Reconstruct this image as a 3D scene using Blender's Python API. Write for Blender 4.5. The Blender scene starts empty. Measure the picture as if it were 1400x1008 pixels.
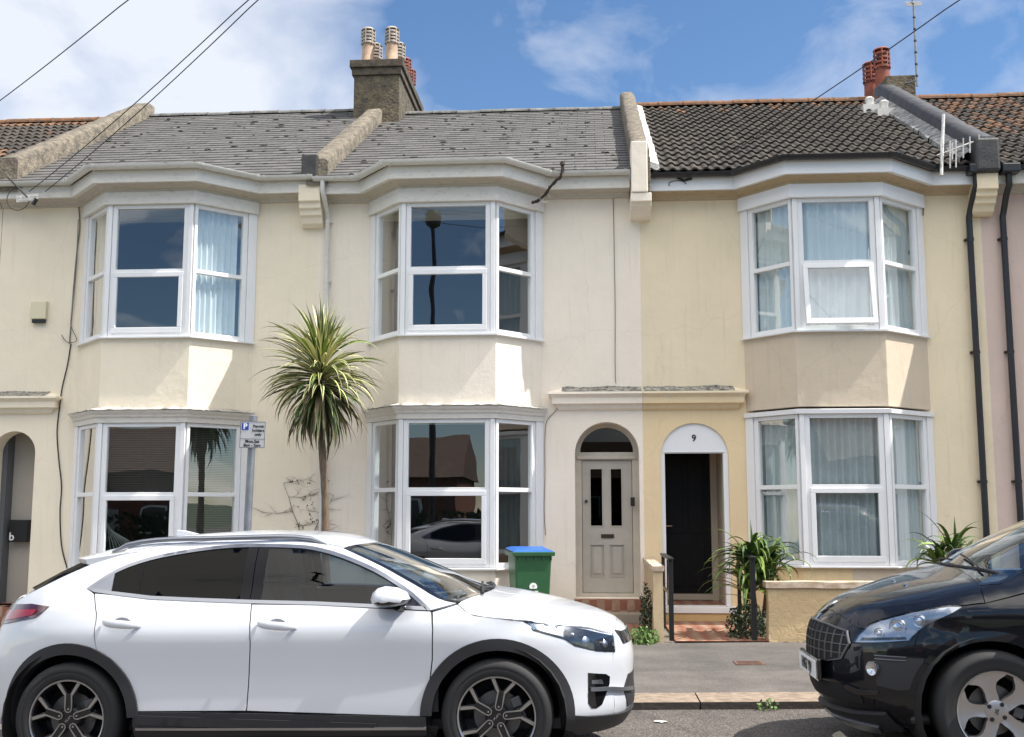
import bpy, bmesh, math, random
from mathutils import Vector, Matrix, noise as mnoise
from mathutils.geometry import delaunay_2d_cdt
R = math.radians
scene = bpy.context.scene
# ------------------------------------------------------------------ camera
CAMH, CAMD, FPX = 1.60, 15.15, 1500.0
TH = math.atan(196 / FPX); YW = math.atan(110 / FPX * math.cos(TH))
cam = bpy.data.objects.new('camera', bpy.data.cameras.new('camera'))
scene.collection.objects.link(cam); scene.camera = cam
cam.location = (0, -CAMD, CAMH); cam.rotation_euler = (math.pi / 2 + TH, 0, YW)
cam.data.sensor_width = 36; cam.data.lens = 36 * FPX / 1400
cam.data.clip_start = 0.1; cam.data.clip_end = 3000
# ------------------------------------------------------------------ light
SUN_EL, SUN_AZ = 56, 6       # elevation; degrees the sun stands towards the street from the line of the terrace
world = bpy.data.worlds.new("World"); scene.world = world; world.use_nodes = True
def build_world():
    nt = world.node_tree; nt.nodes.clear(); N = nt.nodes.new; L = nt.links.new
    out = N('ShaderNodeOutputWorld'); bg = N('ShaderNodeBackground'); bg.inputs[1].default_value = 0.052
    sky = N('ShaderNodeTexSky'); sky.sky_type = 'NISHITA'; sky.sun_disc = False
    sky.sun_elevation = R(SUN_EL); sky.sun_rotation = R(90 + SUN_AZ); sky.air_density = 1.0; sky.dust_density = 0.0; sky.ozone_density = 4.0
    tc = N('ShaderNodeTexCoord'); sep = N('ShaderNodeSeparateXYZ'); L(tc.outputs['Generated'], sep.inputs[0])
    def math_(op, a, b=None, clamp=False):
        n = N('ShaderNodeMath'); n.operation = op; n.use_clamp = clamp
        for i, v in enumerate((a, b)):
            if v is None: continue
            if isinstance(v, (int, float)): n.inputs[i].default_value = v
            else: L(v, n.inputs[i])
        return n.outputs[0]
    mp = N('ShaderNodeMapping'); mp.inputs['Scale'].default_value = (1, 1, 1.7); L(tc.outputs['Generated'], mp.inputs[0])
    n1 = N('ShaderNodeTexNoise'); n1.inputs['Scale'].default_value = 5.0; n1.inputs['Detail'].default_value = 9; n1.inputs['Roughness'].default_value = .52; n1.inputs['Distortion'].default_value = .25
    mp.inputs['Location'].default_value = (3.1, 0.4, 0.2)
    L(mp.outputs[0], n1.inputs[0])
    # large cloud bank towards -x
    b = math_('SUBTRACT', math_('MULTIPLY', sep.outputs[0], -1.0), math_('MULTIPLY', math_('SUBTRACT', sep.outputs[2], .39), .8))
    b = math_('MULTIPLY', math_('SUBTRACT', b, .22), 5.0)
    big = math_('ADD', math_('MULTIPLY', math_('SUBTRACT', n1.outputs[0], .5), 3.4), math_('MINIMUM', math_('ADD', b, .30), .95))
    big = math_('MULTIPLY', math_('MULTIPLY', math_('MINIMUM', math_('MAXIMUM', big, 0), 1), .95), math_('MINIMUM', math_('MAXIMUM', math_('MULTIPLY', sep.outputs[1], 4.0), 0), 1))
    # thin wisps elsewhere
    mp2 = N('ShaderNodeMapping'); mp2.inputs['Scale'].default_value = (1, 1, 1.6); mp2.inputs['Rotation'].default_value = (0, R(-22), 0); mp2.inputs['Location'].default_value = (0.62, 0.3, 1.35); L(tc.outputs['Generated'], mp2.inputs[0])
    n2 = N('ShaderNodeTexNoise'); n2.inputs['Scale'].default_value = 6.5; n2.inputs['Detail'].default_value = 9; n2.inputs['Roughness'].default_value = .55; n2.inputs['Distortion'].default_value = .5
    L(mp2.outputs[0], n2.inputs[0])
    w = math_('MULTIPLY', math_('SUBTRACT', n2.outputs[0], .51), 4.5)
    w = math_('MULTIPLY', math_('MINIMUM', math_('MAXIMUM', w, 0), 1), .62)
    # unseen cloud added behind the camera, as fill light for the facades
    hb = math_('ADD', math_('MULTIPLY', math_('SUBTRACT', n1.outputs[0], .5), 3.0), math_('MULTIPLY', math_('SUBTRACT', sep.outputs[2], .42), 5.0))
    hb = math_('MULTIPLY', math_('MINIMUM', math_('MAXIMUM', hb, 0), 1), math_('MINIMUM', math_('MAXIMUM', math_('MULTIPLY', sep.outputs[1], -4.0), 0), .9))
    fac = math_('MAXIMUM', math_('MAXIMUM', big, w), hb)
    mix = N('ShaderNodeMix'); mix.data_type = 'RGBA'
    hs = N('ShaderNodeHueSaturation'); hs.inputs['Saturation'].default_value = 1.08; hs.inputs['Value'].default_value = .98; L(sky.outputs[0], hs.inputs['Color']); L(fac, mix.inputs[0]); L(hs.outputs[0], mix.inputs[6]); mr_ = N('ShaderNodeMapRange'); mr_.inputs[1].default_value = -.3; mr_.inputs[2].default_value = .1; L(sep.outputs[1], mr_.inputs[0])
    cm = N('ShaderNodeMix'); cm.data_type = 'RGBA'; L(mr_.outputs[0], cm.inputs[0]); cm.inputs[6].default_value = (20, 19.4, 18.4, 1); cm.inputs[7].default_value = (5.7, 6.0, 6.6, 1); L(cm.outputs[2], mix.inputs[7])  # added cloud behind the camera far brighter and warmer than the visible ones, for fill
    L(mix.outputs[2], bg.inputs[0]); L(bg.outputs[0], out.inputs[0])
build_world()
sun = bpy.data.objects.new('sun', bpy.data.lights.new('sun', 'SUN')); scene.collection.objects.link(sun)
sun.data.energy = 2.5; sun.data.angle = R(.53); sun.data.color = (1, .955, .88)
SD = Vector((math.cos(R(SUN_EL)) * math.cos(R(SUN_AZ)), -math.cos(R(SUN_EL)) * math.sin(R(SUN_AZ)), math.sin(R(SUN_EL))))
sun.rotation_euler = SD.to_track_quat('Z', 'Y').to_euler(); sun.location = (20, -10, 30)
vs = scene.view_settings; vs.view_transform = 'Standard'; vs.look = 'None'; vs.exposure = 1.6; vs.gamma = 1; vs.use_curve_mapping = False
try:
    scene.cycles.max_bounces = 8; scene.cycles.transparent_max_bounces = 12; scene.cycles.use_denoising = True; scene.cycles.sample_clamp_indirect = 8
except Exception: pass

# ------------------------------------------------------------------ helpers
_cf = Vector((-math.sin(YW) * math.cos(TH), math.cos(YW) * math.cos(TH), math.sin(TH)))
_cr = Vector((math.cos(YW), math.sin(YW), 0))
_cu = Vector((math.sin(YW) * math.sin(TH), -math.cos(YW) * math.sin(TH), math.cos(TH)))
def at(u, v, Y):                       # a point of the photograph lying in the plane y = Y
    d = _cf + _cr * ((u - 700) / FPX) + _cu * ((504 - v) / FPX)
    t = (Y + CAMD) / d.y
    return Vector((d.x * t, Y, CAMH + d.z * t))
def atx(u, Y, v=504): return at(u, v, Y).x
def atz(v, Y, u=700): return at(u, v, Y).z
def gz(x): return .018 * (x + 3)       # the street climbs gently to the right

MATS = {}
def mat(name, col, rough=.7, metal=0, var=0, vscale=3, col2=None, bump=0, bscale=40, coat=0, spec=.5, detail=5, stretch=(1, 1, 1), extra=None, bdist=.01):
    m = bpy.data.materials.new(name); m.use_nodes = True; nt = m.node_tree; N = nt.nodes.new; L = nt.links.new
    p = nt.nodes['Principled BSDF']; p.inputs['Roughness'].default_value = rough; p.inputs['Metallic'].default_value = metal
    p.inputs['Coat Weight'].default_value = coat; p.inputs['Coat Roughness'].default_value = .03; p.inputs['Specular IOR Level'].default_value = spec
    p.inputs['Base Color'].default_value = (*col, 1)
    tc = N('ShaderNodeTexCoord'); mp = N('ShaderNodeMapping'); mp.inputs['Scale'].default_value = stretch; L(tc.outputs['Object'], mp.inputs[0])
    if var or col2:
        n = N('ShaderNodeTexNoise'); n.inputs['Scale'].default_value = vscale; n.inputs['Detail'].default_value = detail; n.inputs['Roughness'].default_value = .6
        L(mp.outputs[0], n.inputs[0])
        r = N('ShaderNodeValToRGB'); r.color_ramp.elements[0].position = .35; r.color_ramp.elements[1].position = .68
        c2 = col2 or tuple(c * (1 - var) for c in col)
        r.color_ramp.elements[0].color = (*c2, 1); r.color_ramp.elements[1].color = (*col, 1)
        L(n.outputs[0], r.inputs[0]); L(r.outputs[0], p.inputs['Base Color'])
    if bump:
        n = N('ShaderNodeTexNoise'); n.inputs['Scale'].default_value = bscale; n.inputs['Detail'].default_value = 4
        L(tc.outputs['Object'], n.inputs[0]); b = N('ShaderNodeBump'); b.inputs['Strength'].default_value = bump; b.inputs['Distance'].default_value = bdist
        L(n.outputs[0], b.inputs['Height']); L(b.outputs[0], p.inputs['Normal'])
    if extra: extra(m, nt, p, tc, N, L)
    MATS[name] = m; return m
def mixnode(N, L, fac, a, b, blend='MIX'):
    x = N('ShaderNodeMix'); x.data_type = 'RGBA'; x.blend_type = blend
    for i, v in ((0, fac), (6, a), (7, b)):
        if hasattr(v, 'links') or hasattr(v, 'is_linked'): L(v, x.inputs[i])
        elif i == 0: x.inputs[0].default_value = v
        else: x.inputs[i].default_value = (*v, 1) if len(v) == 3 else v
    return x.outputs[2]
def vmix(attr, amt):                   # modulate the base colour by a per-face attribute
    def f(m, nt, p, tc, N, L):
        a = N('ShaderNodeAttribute'); a.attribute_name = attr
        src = p.inputs['Base Color'].links[0].from_socket if p.inputs['Base Color'].links else tuple(p.inputs['Base Color'].default_value)[:3]
        mr = N('ShaderNodeMapRange'); mr.inputs[3].default_value = 1 - amt; mr.inputs[4].default_value = 1 + amt; L(a.outputs['Fac'], mr.inputs[0])
        cmb = N('ShaderNodeCombineColor')
        for i in range(3): L(mr.outputs[0], cmb.inputs[i])
        o = mixnode(N, L, 1.0, src, cmb.outputs[0], 'MULTIPLY'); L(o, p.inputs['Base Color'])
    return f
def render_wall(name, col, low=None, zlow=3.2, dirt=.55, crack=True, bs=.35):   # painted render: grain, faint mottling, grime streaks under ledges
    def ex(m, nt, p, tc, N, L):
        sep = N('ShaderNodeSeparateXYZ'); L(tc.outputs['Object'], sep.inputs[0])
        base = col
        if low:
            n0 = N('ShaderNodeTexNoise'); n0.inputs['Scale'].default_value = 2.5; n0.inputs['Detail'].default_value = 4; L(tc.outputs['Object'], n0.inputs[0])
            a = N('ShaderNodeMath'); a.operation = 'MULTIPLY_ADD'; L(n0.outputs[0], a.inputs[0]); a.inputs[1].default_value = .25; L(sep.outputs[2], a.inputs[2])
            a2 = N('ShaderNodeMath'); a2.operation = 'GREATER_THAN'; L(sep.outputs[0], a2.inputs[0]); a2.inputs[1].default_value = 3.3; a3 = N('ShaderNodeMath'); a3.operation = 'MULTIPLY_ADD'; L(a2.outputs[0], a3.inputs[0]); a3.inputs[1].default_value = 5; L(a.outputs[0], a3.inputs[2]); a = a3
            mr = N('ShaderNodeMapRange'); mr.inputs[1].default_value = zlow + .1; mr.inputs[2].default_value = zlow + .2; L(a.outputs[0], mr.inputs[0])
            base = mixnode(N, L, mr.outputs[0], low, col)
        n = N('ShaderNodeTexNoise'); n.inputs['Scale'].default_value = 1.1; n.inputs['Detail'].default_value = 6; n.inputs['Roughness'].default_value = .6; L(tc.outputs['Object'], n.inputs[0])
        mr = N('ShaderNodeMapRange'); mr.inputs[1].default_value = .3; mr.inputs[2].default_value = .7; mr.inputs[3].default_value = .94; mr.inputs[4].default_value = 1.03; L(n.outputs[0], mr.inputs[0])
        cc = N('ShaderNodeCombineColor'); 
        for i in range(3): L(mr.outputs[0], cc.inputs[i])
        c = mixnode(N, L, 1.0, base, cc.outputs[0], 'MULTIPLY')
        # vertical run marks
        mp = N('ShaderNodeMapping'); mp.inputs['Scale'].default_value = (5, 5, .35); L(tc.outputs['Object'], mp.inputs[0])
        n2 = N('ShaderNodeTexNoise'); n2.inputs['Scale'].default_value = 3; n2.inputs['Detail'].default_value = 5; L(mp.outputs[0], n2.inputs[0])
        mr2 = N('ShaderNodeMapRange'); mr2.inputs[1].default_value = .56; mr2.inputs[2].default_value = .78; mr2.inputs[3].default_value = 0; mr2.inputs[4].default_value = dirt * .35; L(n2.outputs[0], mr2.inputs[0])
        c = mixnode(N, L, mr2.outputs[0], c, tuple(x * .62 for x in col))
        # specks
        n4 = N('ShaderNodeTexNoise'); n4.inputs['Scale'].default_value = 26; n4.inputs['Detail'].default_value = 3; L(tc.outputs['Object'], n4.inputs[0])
        mr4 = N('ShaderNodeMapRange'); mr4.inputs[1].default_value = .72; mr4.inputs[2].default_value = .80; mr4.inputs[3].default_value = 0; mr4.inputs[4].default_value = .25; L(n4.outputs[0], mr4.inputs[0])
        c = mixnode(N, L, mr4.outputs[0], c, tuple(x * .5 for x in col))
        if crack:
            v = N('ShaderNodeTexVoronoi'); v.feature = 'DISTANCE_TO_EDGE'; v.inputs['Scale'].default_value = .42
            nz = N('ShaderNodeTexNoise'); nz.inputs['Scale'].default_value = 4; nz.inputs['Detail'].default_value = 5; L(tc.outputs['Object'], nz.inputs[0])
            ad = N('ShaderNodeVectorMath'); ad.operation = 'MULTIPLY_ADD'; L(nz.outputs[1], ad.inputs[0]); ad.inputs[1].default_value = (.25, .25, .25); L(tc.outputs['Object'], ad.inputs[2])
            L(ad.outputs[0], v.inputs[0])
            mr3 = N('ShaderNodeMapRange'); mr3.inputs[1].default_value = .0; mr3.inputs[2].default_value = .004; mr3.inputs[3].default_value = .13; mr3.inputs[4].default_value = 0; L(v.outputs[0], mr3.inputs[0])
            c = mixnode(N, L, mr3.outputs[0], c, tuple(x * .45 for x in col))
        L(c, p.inputs['Base Color'])
        v = N('ShaderNodeTexNoise'); v.inputs['Scale'].default_value = 90; v.inputs['Detail'].default_value = 3; L(tc.outputs['Object'], v.inputs[0])
        v2 = N('ShaderNodeTexNoise'); v2.inputs['Scale'].default_value = 7; v2.inputs['Detail'].default_value = 3; L(tc.outputs['Object'], v2.inputs[0])
        b = N('ShaderNodeBump'); b.inputs['Strength'].default_value = bs; b.inputs['Distance'].default_value = .006; L(v.outputs[0], b.inputs['Height'])
        b2 = N('ShaderNodeBump'); b2.inputs['Strength'].default_value = .35; b2.inputs['Distance'].default_value = .02; L(v2.outputs[0], b2.inputs['Height']); L(b.outputs[0], b2.inputs['Normal'])
        L(b2.outputs[0], p.inputs['Normal'])
    return mat(name, col, .85, extra=ex, spec=.25)
def glass(name, tint=(.8, .85, .84), refl=1.5, rough=0.0, wav=.0):
    m = bpy.data.materials.new(name); m.use_nodes = True; nt = m.node_tree; nt.nodes.clear(); N = nt.nodes.new; L = nt.links.new
    o = N('ShaderNodeOutputMaterial'); mx = N('ShaderNodeMixShader'); t = N('ShaderNodeBsdfTransparent'); t.inputs[0].default_value = (*tint, 1)
    g = N('ShaderNodeBsdfGlossy'); g.inputs['Roughness'].default_value = rough; g.inputs[0].default_value = (1, 1, 1, 1)
    fr = N('ShaderNodeFresnel'); fr.inputs[0].default_value = 1.5
    mu = N('ShaderNodeMath'); mu.operation = 'MULTIPLY'; mu.use_clamp = True; mu.inputs[1].default_value = refl
    ge = N('ShaderNodeNewGeometry'); mm = N('ShaderNodeMath'); mm.operation = 'SUBTRACT'; mm.inputs[0].default_value = 1; L(ge.outputs['Backfacing'], mm.inputs[1])
    L(fr.outputs[0], mu.inputs[0])
    m2 = N('ShaderNodeMath'); m2.operation = 'MULTIPLY'; L(mu.outputs[0], m2.inputs[0]); L(mm.outputs[0], m2.inputs[1])
    if wav:
        tc = N('ShaderNodeTexCoord'); n = N('ShaderNodeTexNoise'); n.inputs['Scale'].default_value = 1.7; n.inputs['Detail'].default_value = 1; L(tc.outputs['Object'], n.inputs[0])
        b = N('ShaderNodeBump'); b.inputs['Strength'].default_value = wav; b.inputs['Distance'].default_value = .02; L(n.outputs[0], b.inputs['Height']); L(b.outputs[0], g.inputs['Normal'])
    L(m2.outputs[0], mx.inputs[0]); L(t.outputs[0], mx.inputs[1]); L(g.outputs[0], mx.inputs[2]); L(mx.outputs[0], o.inputs[0])
    MATS[name] = m; return m

WLOC = {}
def smooth_by_angle(me, ang=35):
    bm = bmesh.new(); bm.from_mesh(me)
    for f in bm.faces: f.smooth = True
    c = R(ang)
    for e in bm.edges:
        if len(e.link_faces) == 2: e.smooth = e.calc_face_angle(3.2) < c
    bm.to_mesh(me); bm.free()
class MB:
    def __init__(s): s.v = []; s.f = []; s.mi = []; s.at = []; s.cur = 0; s.a = .5
    def add(s, vs, fs, M=None):
        n = len(s.v); s.v += [tuple(M @ Vector(p)) if M else tuple(p) for p in vs]
        for f in fs: s.f.append([i + n for i in f]); s.mi.append(s.cur); s.at.append(s.a)
        return s
    def box(s, x0, x1, y0, y1, z0, z1, M=None):
        return s.add([(x0, y0, z0), (x1, y0, z0), (x1, y1, z0), (x0, y1, z0), (x0, y0, z1), (x1, y0, z1), (x1, y1, z1), (x0, y1, z1)],
                     [(0, 3, 2, 1), (4, 5, 6, 7), (0, 1, 5, 4), (1, 2, 6, 5), (2, 3, 7, 6), (3, 0, 4, 7)], M)
    def tube(s, pts, r, n=8, cap=True):
        pts = [Vector(p) for p in pts]; rs = r if isinstance(r, (list, tuple)) else [r] * len(pts)
        vs = []; fs = []; prev = None
        for i, p in enumerate(pts):
            t = ((pts[min(i + 1, len(pts) - 1)] - pts[max(i - 1, 0)])).normalized()
            if prev is None: a = t.orthogonal().normalized()
            else: a = (prev - t * prev.dot(t)).normalized()
            prev = a; b = t.cross(a)
            vs += [p + (a * math.cos(2 * math.pi * k / n) + b * math.sin(2 * math.pi * k / n)) * rs[i] for k in range(n)]
        for i in range(len(pts) - 1):
            for k in range(n): fs.append((i * n + k, i * n + (k + 1) % n, (i + 1) * n + (k + 1) % n, (i + 1) * n + k))
        if cap: fs.append(tuple(reversed(range(n)))); fs.append(tuple(range((len(pts) - 1) * n, len(pts) * n)))
        return s.add(vs, fs)
    def lathe(s, prof, c=(0, 0, 0), n=24, M=None, a0=0, a1=2 * math.pi):     # prof: (r, z)
        full = abs(a1 - a0 - 2 * math.pi) < 1e-6; m = n if full else n + 1; vs = []; fs = []
        for r, z in prof:
            for k in range(m):
                a = a0 + (a1 - a0) * k / n; vs.append((c[0] + r * math.cos(a), c[1] + r * math.sin(a), c[2] + z))
        for i in range(len(prof) - 1):
            for k in range(n):
                k2 = (k + 1) % m; fs.append((i * m + k, i * m + k2, (i + 1) * m + k2, (i + 1) * m + k))
        return s.add(vs, fs, M)
    def prism(s, poly, y0, y1, M=None, axis='y'):      # polygon in (a,b), extruded
        n = len(poly)
        def P(a, b, t): return (a, t, b) if axis == 'y' else ((t, a, b) if axis == 'x' else (a, b, t))
        vs = [P(a, b, y0) for a, b in poly] + [P(a, b, y1) for a, b in poly]
        fs = [tuple(range(n)), tuple(range(2 * n - 1, n - 1, -1))] + [(i, i + n, (i + 1) % n + n, (i + 1) % n) for i in range(n)]
        return s.add(vs, fs, M)
    def sweep(s, plan, prof, closed_prof=True, caps=True):   # plan polyline (x,y), profile (offset outwards, z); outwards = towards -y when walking +x
        rows = []
        for o, z in prof: rows.append([(x, y, z) for x, y in offs(plan, o)])
        m = len(plan); k = len(prof); vs = [p for r in rows for p in r]; fs = []
        for i in range(k if closed_prof else k - 1):
            j = (i + 1) % k
            for a in range(m - 1): fs.append((i * m + a, i * m + a + 1, j * m + a + 1, j * m + a))
        if caps and closed_prof: fs.append(tuple(i * m for i in range(k))); fs.append(tuple(i * m + m - 1 for i in reversed(range(k))))
        return s.add(vs, fs)
    def build(s, name, ms, parent=None, smooth=0, bevel=0, seg=2, local=False, fix=True):
        me = bpy.data.meshes.new(name); org = Vector((0, 0, 0))
        if parent is None and not local:
            xs = [v[0] for v in s.v]; ys = [v[1] for v in s.v]; zs = [v[2] for v in s.v]
            org = Vector(((min(xs) + max(xs)) / 2, (min(ys) + max(ys)) / 2, min(zs)))
        me.from_pydata([tuple(Vector(v) - org) for v in s.v], [], s.f)
        if not isinstance(ms, (list, tuple)): ms = [ms]
        for m in ms: me.materials.append(MATS[m] if isinstance(m, str) else m)
        me.polygons.foreach_set('material_index', s.mi)
        at_ = me.attributes.new('rnd', 'FLOAT', 'FACE'); at_.data.foreach_set('value', s.at)
        me.update()
        if fix:
            bm = bmesh.new(); bm.from_mesh(me); bmesh.ops.recalc_face_normals(bm, faces=bm.faces); bm.to_mesh(me); bm.free()
        if smooth: smooth_by_angle(me, smooth)
        o = bpy.data.objects.new(name, me); scene.collection.objects.link(o)
        if bevel:
            b = o.modifiers.new('bevel', 'BEVEL'); b.width = bevel; b.segments = seg; b.limit_method = 'ANGLE'; b.angle_limit = R(40)
        if parent is not None:
            o.parent = parent
            if not local: o.location = -WLOC.get(parent.name, Vector((0, 0, 0)))
            WLOC[o.name] = Vector((0, 0, 0))
        else: o.location = org; WLOC[o.name] = org
        return o
def offs(pl, d):
    pts = [Vector((p[0], p[1])) for p in pl]; out = []; n = len(pts)
    for i in range(n):
        ns = []
        if i > 0: t = (pts[i] - pts[i - 1]).normalized(); ns.append(Vector((t.y, -t.x)))
        if i < n - 1: t = (pts[i + 1] - pts[i]).normalized(); ns.append(Vector((t.y, -t.x)))
        if len(ns) == 1: o = ns[0] * d
        else:
            b = (ns[0] + ns[1]).normalized(); o = b * (d / max(.3, b.dot(ns[0])))
        out.append((pts[i].x + o.x, pts[i].y + o.y))
    return out
def inpoly(p, poly):
    x, y = p; c = False; j = len(poly) - 1
    for i in range(len(poly)):
        xi, yi = poly[i]; xj, yj = poly[j]
        if (yi > y) != (yj > y) and x < (xj - xi) * (y - yi) / (yj - yi) + xi: c = not c
        j = i
    return c
def cdt(outer, holes=(), step=None):
    vs = []; es = []
    def loop(pl):
        n0 = len(vs); L_ = []
        for i, p in enumerate(pl):
            q = pl[(i + 1) % len(pl)]; d = math.dist(p, q); k = max(1, int(math.ceil(d / step))) if step else 1
            for j in range(k): L_.append((p[0] + (q[0] - p[0]) * j / k, p[1] + (q[1] - p[1]) * j / k))
        vs.extend(L_); n = len(L_); es.extend([(n0 + i, n0 + (i + 1) % n) for i in range(n)]); return L_
    lo = [loop(outer)] + [loop(h) for h in holes]
    if step:
        xs = [p[0] for p in outer]; ys = [p[1] for p in outer]
        bl = [q for l in lo for q in l]
        nx = int((max(xs) - min(xs)) / step) + 1; ny = int((max(ys) - min(ys)) / step) + 1
        for i in range(nx + 1):
            for j in range(ny + 1):
                p = (min(xs) + i * step + (j % 2) * step * .01, min(ys) + j * step)
                if inpoly(p, outer) and not any(inpoly(p, h) for h in holes) and min((p[0] - q[0]) ** 2 + (p[1] - q[1]) ** 2 for q in bl) > (step * .45) ** 2: vs.append(p)
    r = delaunay_2d_cdt([Vector(v) for v in vs], es, [], 0, 1e-6)
    V = [(v.x, v.y) for v in r[0]]; F = []
    for f in r[2]:
        c = (sum(V[i][0] for i in f) / 3, sum(V[i][1] for i in f) / 3)
        if inpoly(c, outer) and not any(inpoly(c, h) for h in holes): F.append(tuple(f))
    cnt = {}
    for f in F:
        for i in range(3): e = (f[i], f[(i + 1) % 3]); cnt[e] = 1
    B = [e for e in cnt if (e[1], e[0]) not in cnt]
    return V, F, B
def slab(mb, outer, holes, y0, y1, fn=None):          # wall with openings: polygon in (x,z) extruded from y0 to y1
    V, F, B = cdt(outer, holes); n = len(V)
    vs = [(a, y0, b) for a, b in V] + [(a, y1, b) for a, b in V]
    fs = list(F) + [tuple(i + n for i in reversed(f)) for f in F] + [(a, b, b + n, a + n) for a, b in B]
    return mb.add(vs, fs)
def tag(o, label=None, cat=None, group=None, kind=None):
    if label: o['label'] = label
    if cat: o['category'] = cat
    if group: o['group'] = group
    if kind: o['kind'] = kind
    return o
def thing(name, label, cat, loc, group=None, rot=(0, 0, 0)):
    o = bpy.data.objects.new(name, None); scene.collection.objects.link(o); o.location = loc; o.rotation_euler = rot; o.empty_display_size = .2
    WLOC[o.name] = Vector(loc); return tag(o, label, cat, group)
def text_into(mb, s, size, M, depth=.002, align='CENTER', sx=1, bold=0):
    cu = bpy.data.curves.new('t', 'FONT'); cu.body = s; cu.size = size; cu.align_x = align; cu.align_y = 'CENTER'; cu.extrude = depth; cu.offset = bold; cu.resolution_u = 4
    ob = bpy.data.objects.new('t', cu); me = bpy.data.meshes.new_from_object(ob)
    mb.add([(v.co.x * sx, v.co.y, v.co.z) for v in me.vertices], [tuple(p.vertices) for p in me.polygons], M)
    bpy.data.objects.remove(ob); bpy.data.curves.remove(cu); bpy.data.meshes.remove(me)
FRONT = Matrix(((1, 0, 0, 0), (0, 0, -1, 0), (0, 1, 0, 0), (0, 0, 0, 1)))     # text xy -> xz facing -y
rnd = random.Random(7)
# ------------------------------------------------------------------ materials
render_wall('render_a', (.82, .73, .58), dirt=.6)
render_wall('render_b', (.84, .755, .645), dirt=.55)
render_wall('render_c', (.78, .665, .48), low=(.76, .60, .375), zlow=3.12, dirt=.8)
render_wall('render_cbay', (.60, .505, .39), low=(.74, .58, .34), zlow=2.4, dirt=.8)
render_wall('render_d', (.64, .50, .44), dirt=.5)
render_wall('render_grey', (.30, .265, .21), dirt=1.0, bs=.8)
mat('chimney_render', (.17, .135, .085), .9, col2=(.07, .06, .048), vscale=7, bump=1.0, bscale=22, bdist=.03)
mat('coping', (.25, .21, .155), .9, col2=(.095, .083, .066), vscale=9, bump=1.0, bscale=26, bdist=.03)
render_wall('wall_ochre', (.62, .43, .21), dirt=.5, bs=.6)
mat('upvc', (.78, .78, .79), .35, var=.04, vscale=4)
def grime(m, nt, p, tc, N, L):
    n = N('ShaderNodeTexNoise'); n.inputs['Scale'].default_value = 9; n.inputs['Detail'].default_value = 7; n.inputs['Roughness'].default_value = .7
    mp = N('ShaderNodeMapping'); mp.inputs['Scale'].default_value = (1, 1, 2.5); L(tc.outputs['Object'], mp.inputs[0]); L(mp.outputs[0], n.inputs[0])
    mr = N('ShaderNodeMapRange'); mr.inputs[1].default_value = .52; mr.inputs[2].default_value = .75; mr.inputs[3].default_value = 0; mr.inputs[4].default_value = .55; L(n.outputs[0], mr.inputs[0])
    c = tuple(p.inputs['Base Color'].default_value)[:3]
    L(mixnode(N, L, mr.outputs[0], c, tuple(x * .5 for x in c)), p.inputs['Base Color'])
mat('white_wood', (.68, .65, .60), .55, bump=.15, bscale=30, extra=grime)
mat('moulding_old', (.50, .46, .40), .7, bump=.2, bscale=30, extra=grime)
mat('moulding_tan', (.46, .36, .24), .7, bump=.2, extra=grime)
mat('lead', (.42, .41, .39), .6, col2=(.09, .085, .08), vscale=9, bump=.5, bscale=20, stretch=(1, 1, 3))
mat('pale_flash', (.66, .64, .60), .7, col2=(.16, .15, .13), vscale=7, bump=.7, bscale=14)
mat('gutter_white', (.62, .605, .57), .4, extra=grime)
mat('gutter_black', (.02, .02, .024), .35, var=.3)
mat('slate', (.125, .119, .114), .8, col2=(.09, .086, .083), vscale=6, bump=.25, bscale=25, extra=vmix('rnd', .13))
mat('moss', (.035, .033, .022), .95, bump=.8, bscale=60)
mat('pantile', (.068, .053, .040), .85, col2=(.03, .025, .02), vscale=9, bump=.5, bscale=50, extra=vmix('rnd', .30))
mat('pantile_orange', (.20, .09, .04), .85, col2=(.07, .05, .035), vscale=7, bump=.5, bscale=40, extra=vmix('rnd', .3))
mat('ridge_rust', (.24, .105, .04), .9, col2=(.09, .06, .045), vscale=10, bump=.6, bscale=30)
mat('ridge_grey', (.24, .235, .22), .8, col2=(.09, .09, .09), vscale=5, bump=.4, bscale=20)
mat('brick_dark', (.13, .10, .075), .9, col2=(.05, .042, .032), vscale=8, bump=.6, bscale=30)
mat('terracotta_buff', (.50, .36, .25), .8, col2=(.30, .20, .14), vscale=7, bump=.3)
mat('terracotta_red', (.33, .085, .045), .75, col2=(.17, .05, .035), vscale=6, bump=.3)
mat('cowl_pale', (.48, .42, .36), .7, col2=(.20, .16, .13), vscale=9)
mat('bitumen', (.022, .023, .028), .6, col2=(.055, .052, .05), vscale=6, bump=.4)
mat('white_paint', (.78, .77, .74), .6, col2=(.45, .43, .40), vscale=12, bump=.5, bscale=30)
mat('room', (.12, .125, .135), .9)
mat('curtain', (.82, .83, .84), .9, var=.06, vscale=2)
mat('curtain_grey', (.52, .55, .57), .9, var=.12, vscale=4)
mat('blind', (.22, .22, .21), .6)
mat('door_grey', (.42, .385, .33), .5, var=.1, vscale=5)
mat('black_door', (.006, .006, .007), .5, spec=.2)
mat('frame_cream', (.52, .47, .39), .6, var=.12, vscale=5)
mat('iron', (.012, .012, .013), .4)
mat('steel', (.55, .55, .56), .3, metal=1)
mat('brass_dark', (.05, .04, .03), .4, metal=.6)
mat('soot', (.50, .47, .40), .9, col2=(.055, .05, .045), vscale=16, bump=.6, bscale=40, stretch=(1, 1, 2))
mat('soffit', (.66, .64, .60), .7)
glass('pane', (.74, .80, .80), 3.8, wav=.07)
glass('pane_door', (.04, .04, .04), .5)
glass('car_privacy', (.02, .023, .030), .28)
glass('car_glass', (.42, .50, .56), .6)
glass('windscreen', (.72, .80, .78), 1.9)
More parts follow.
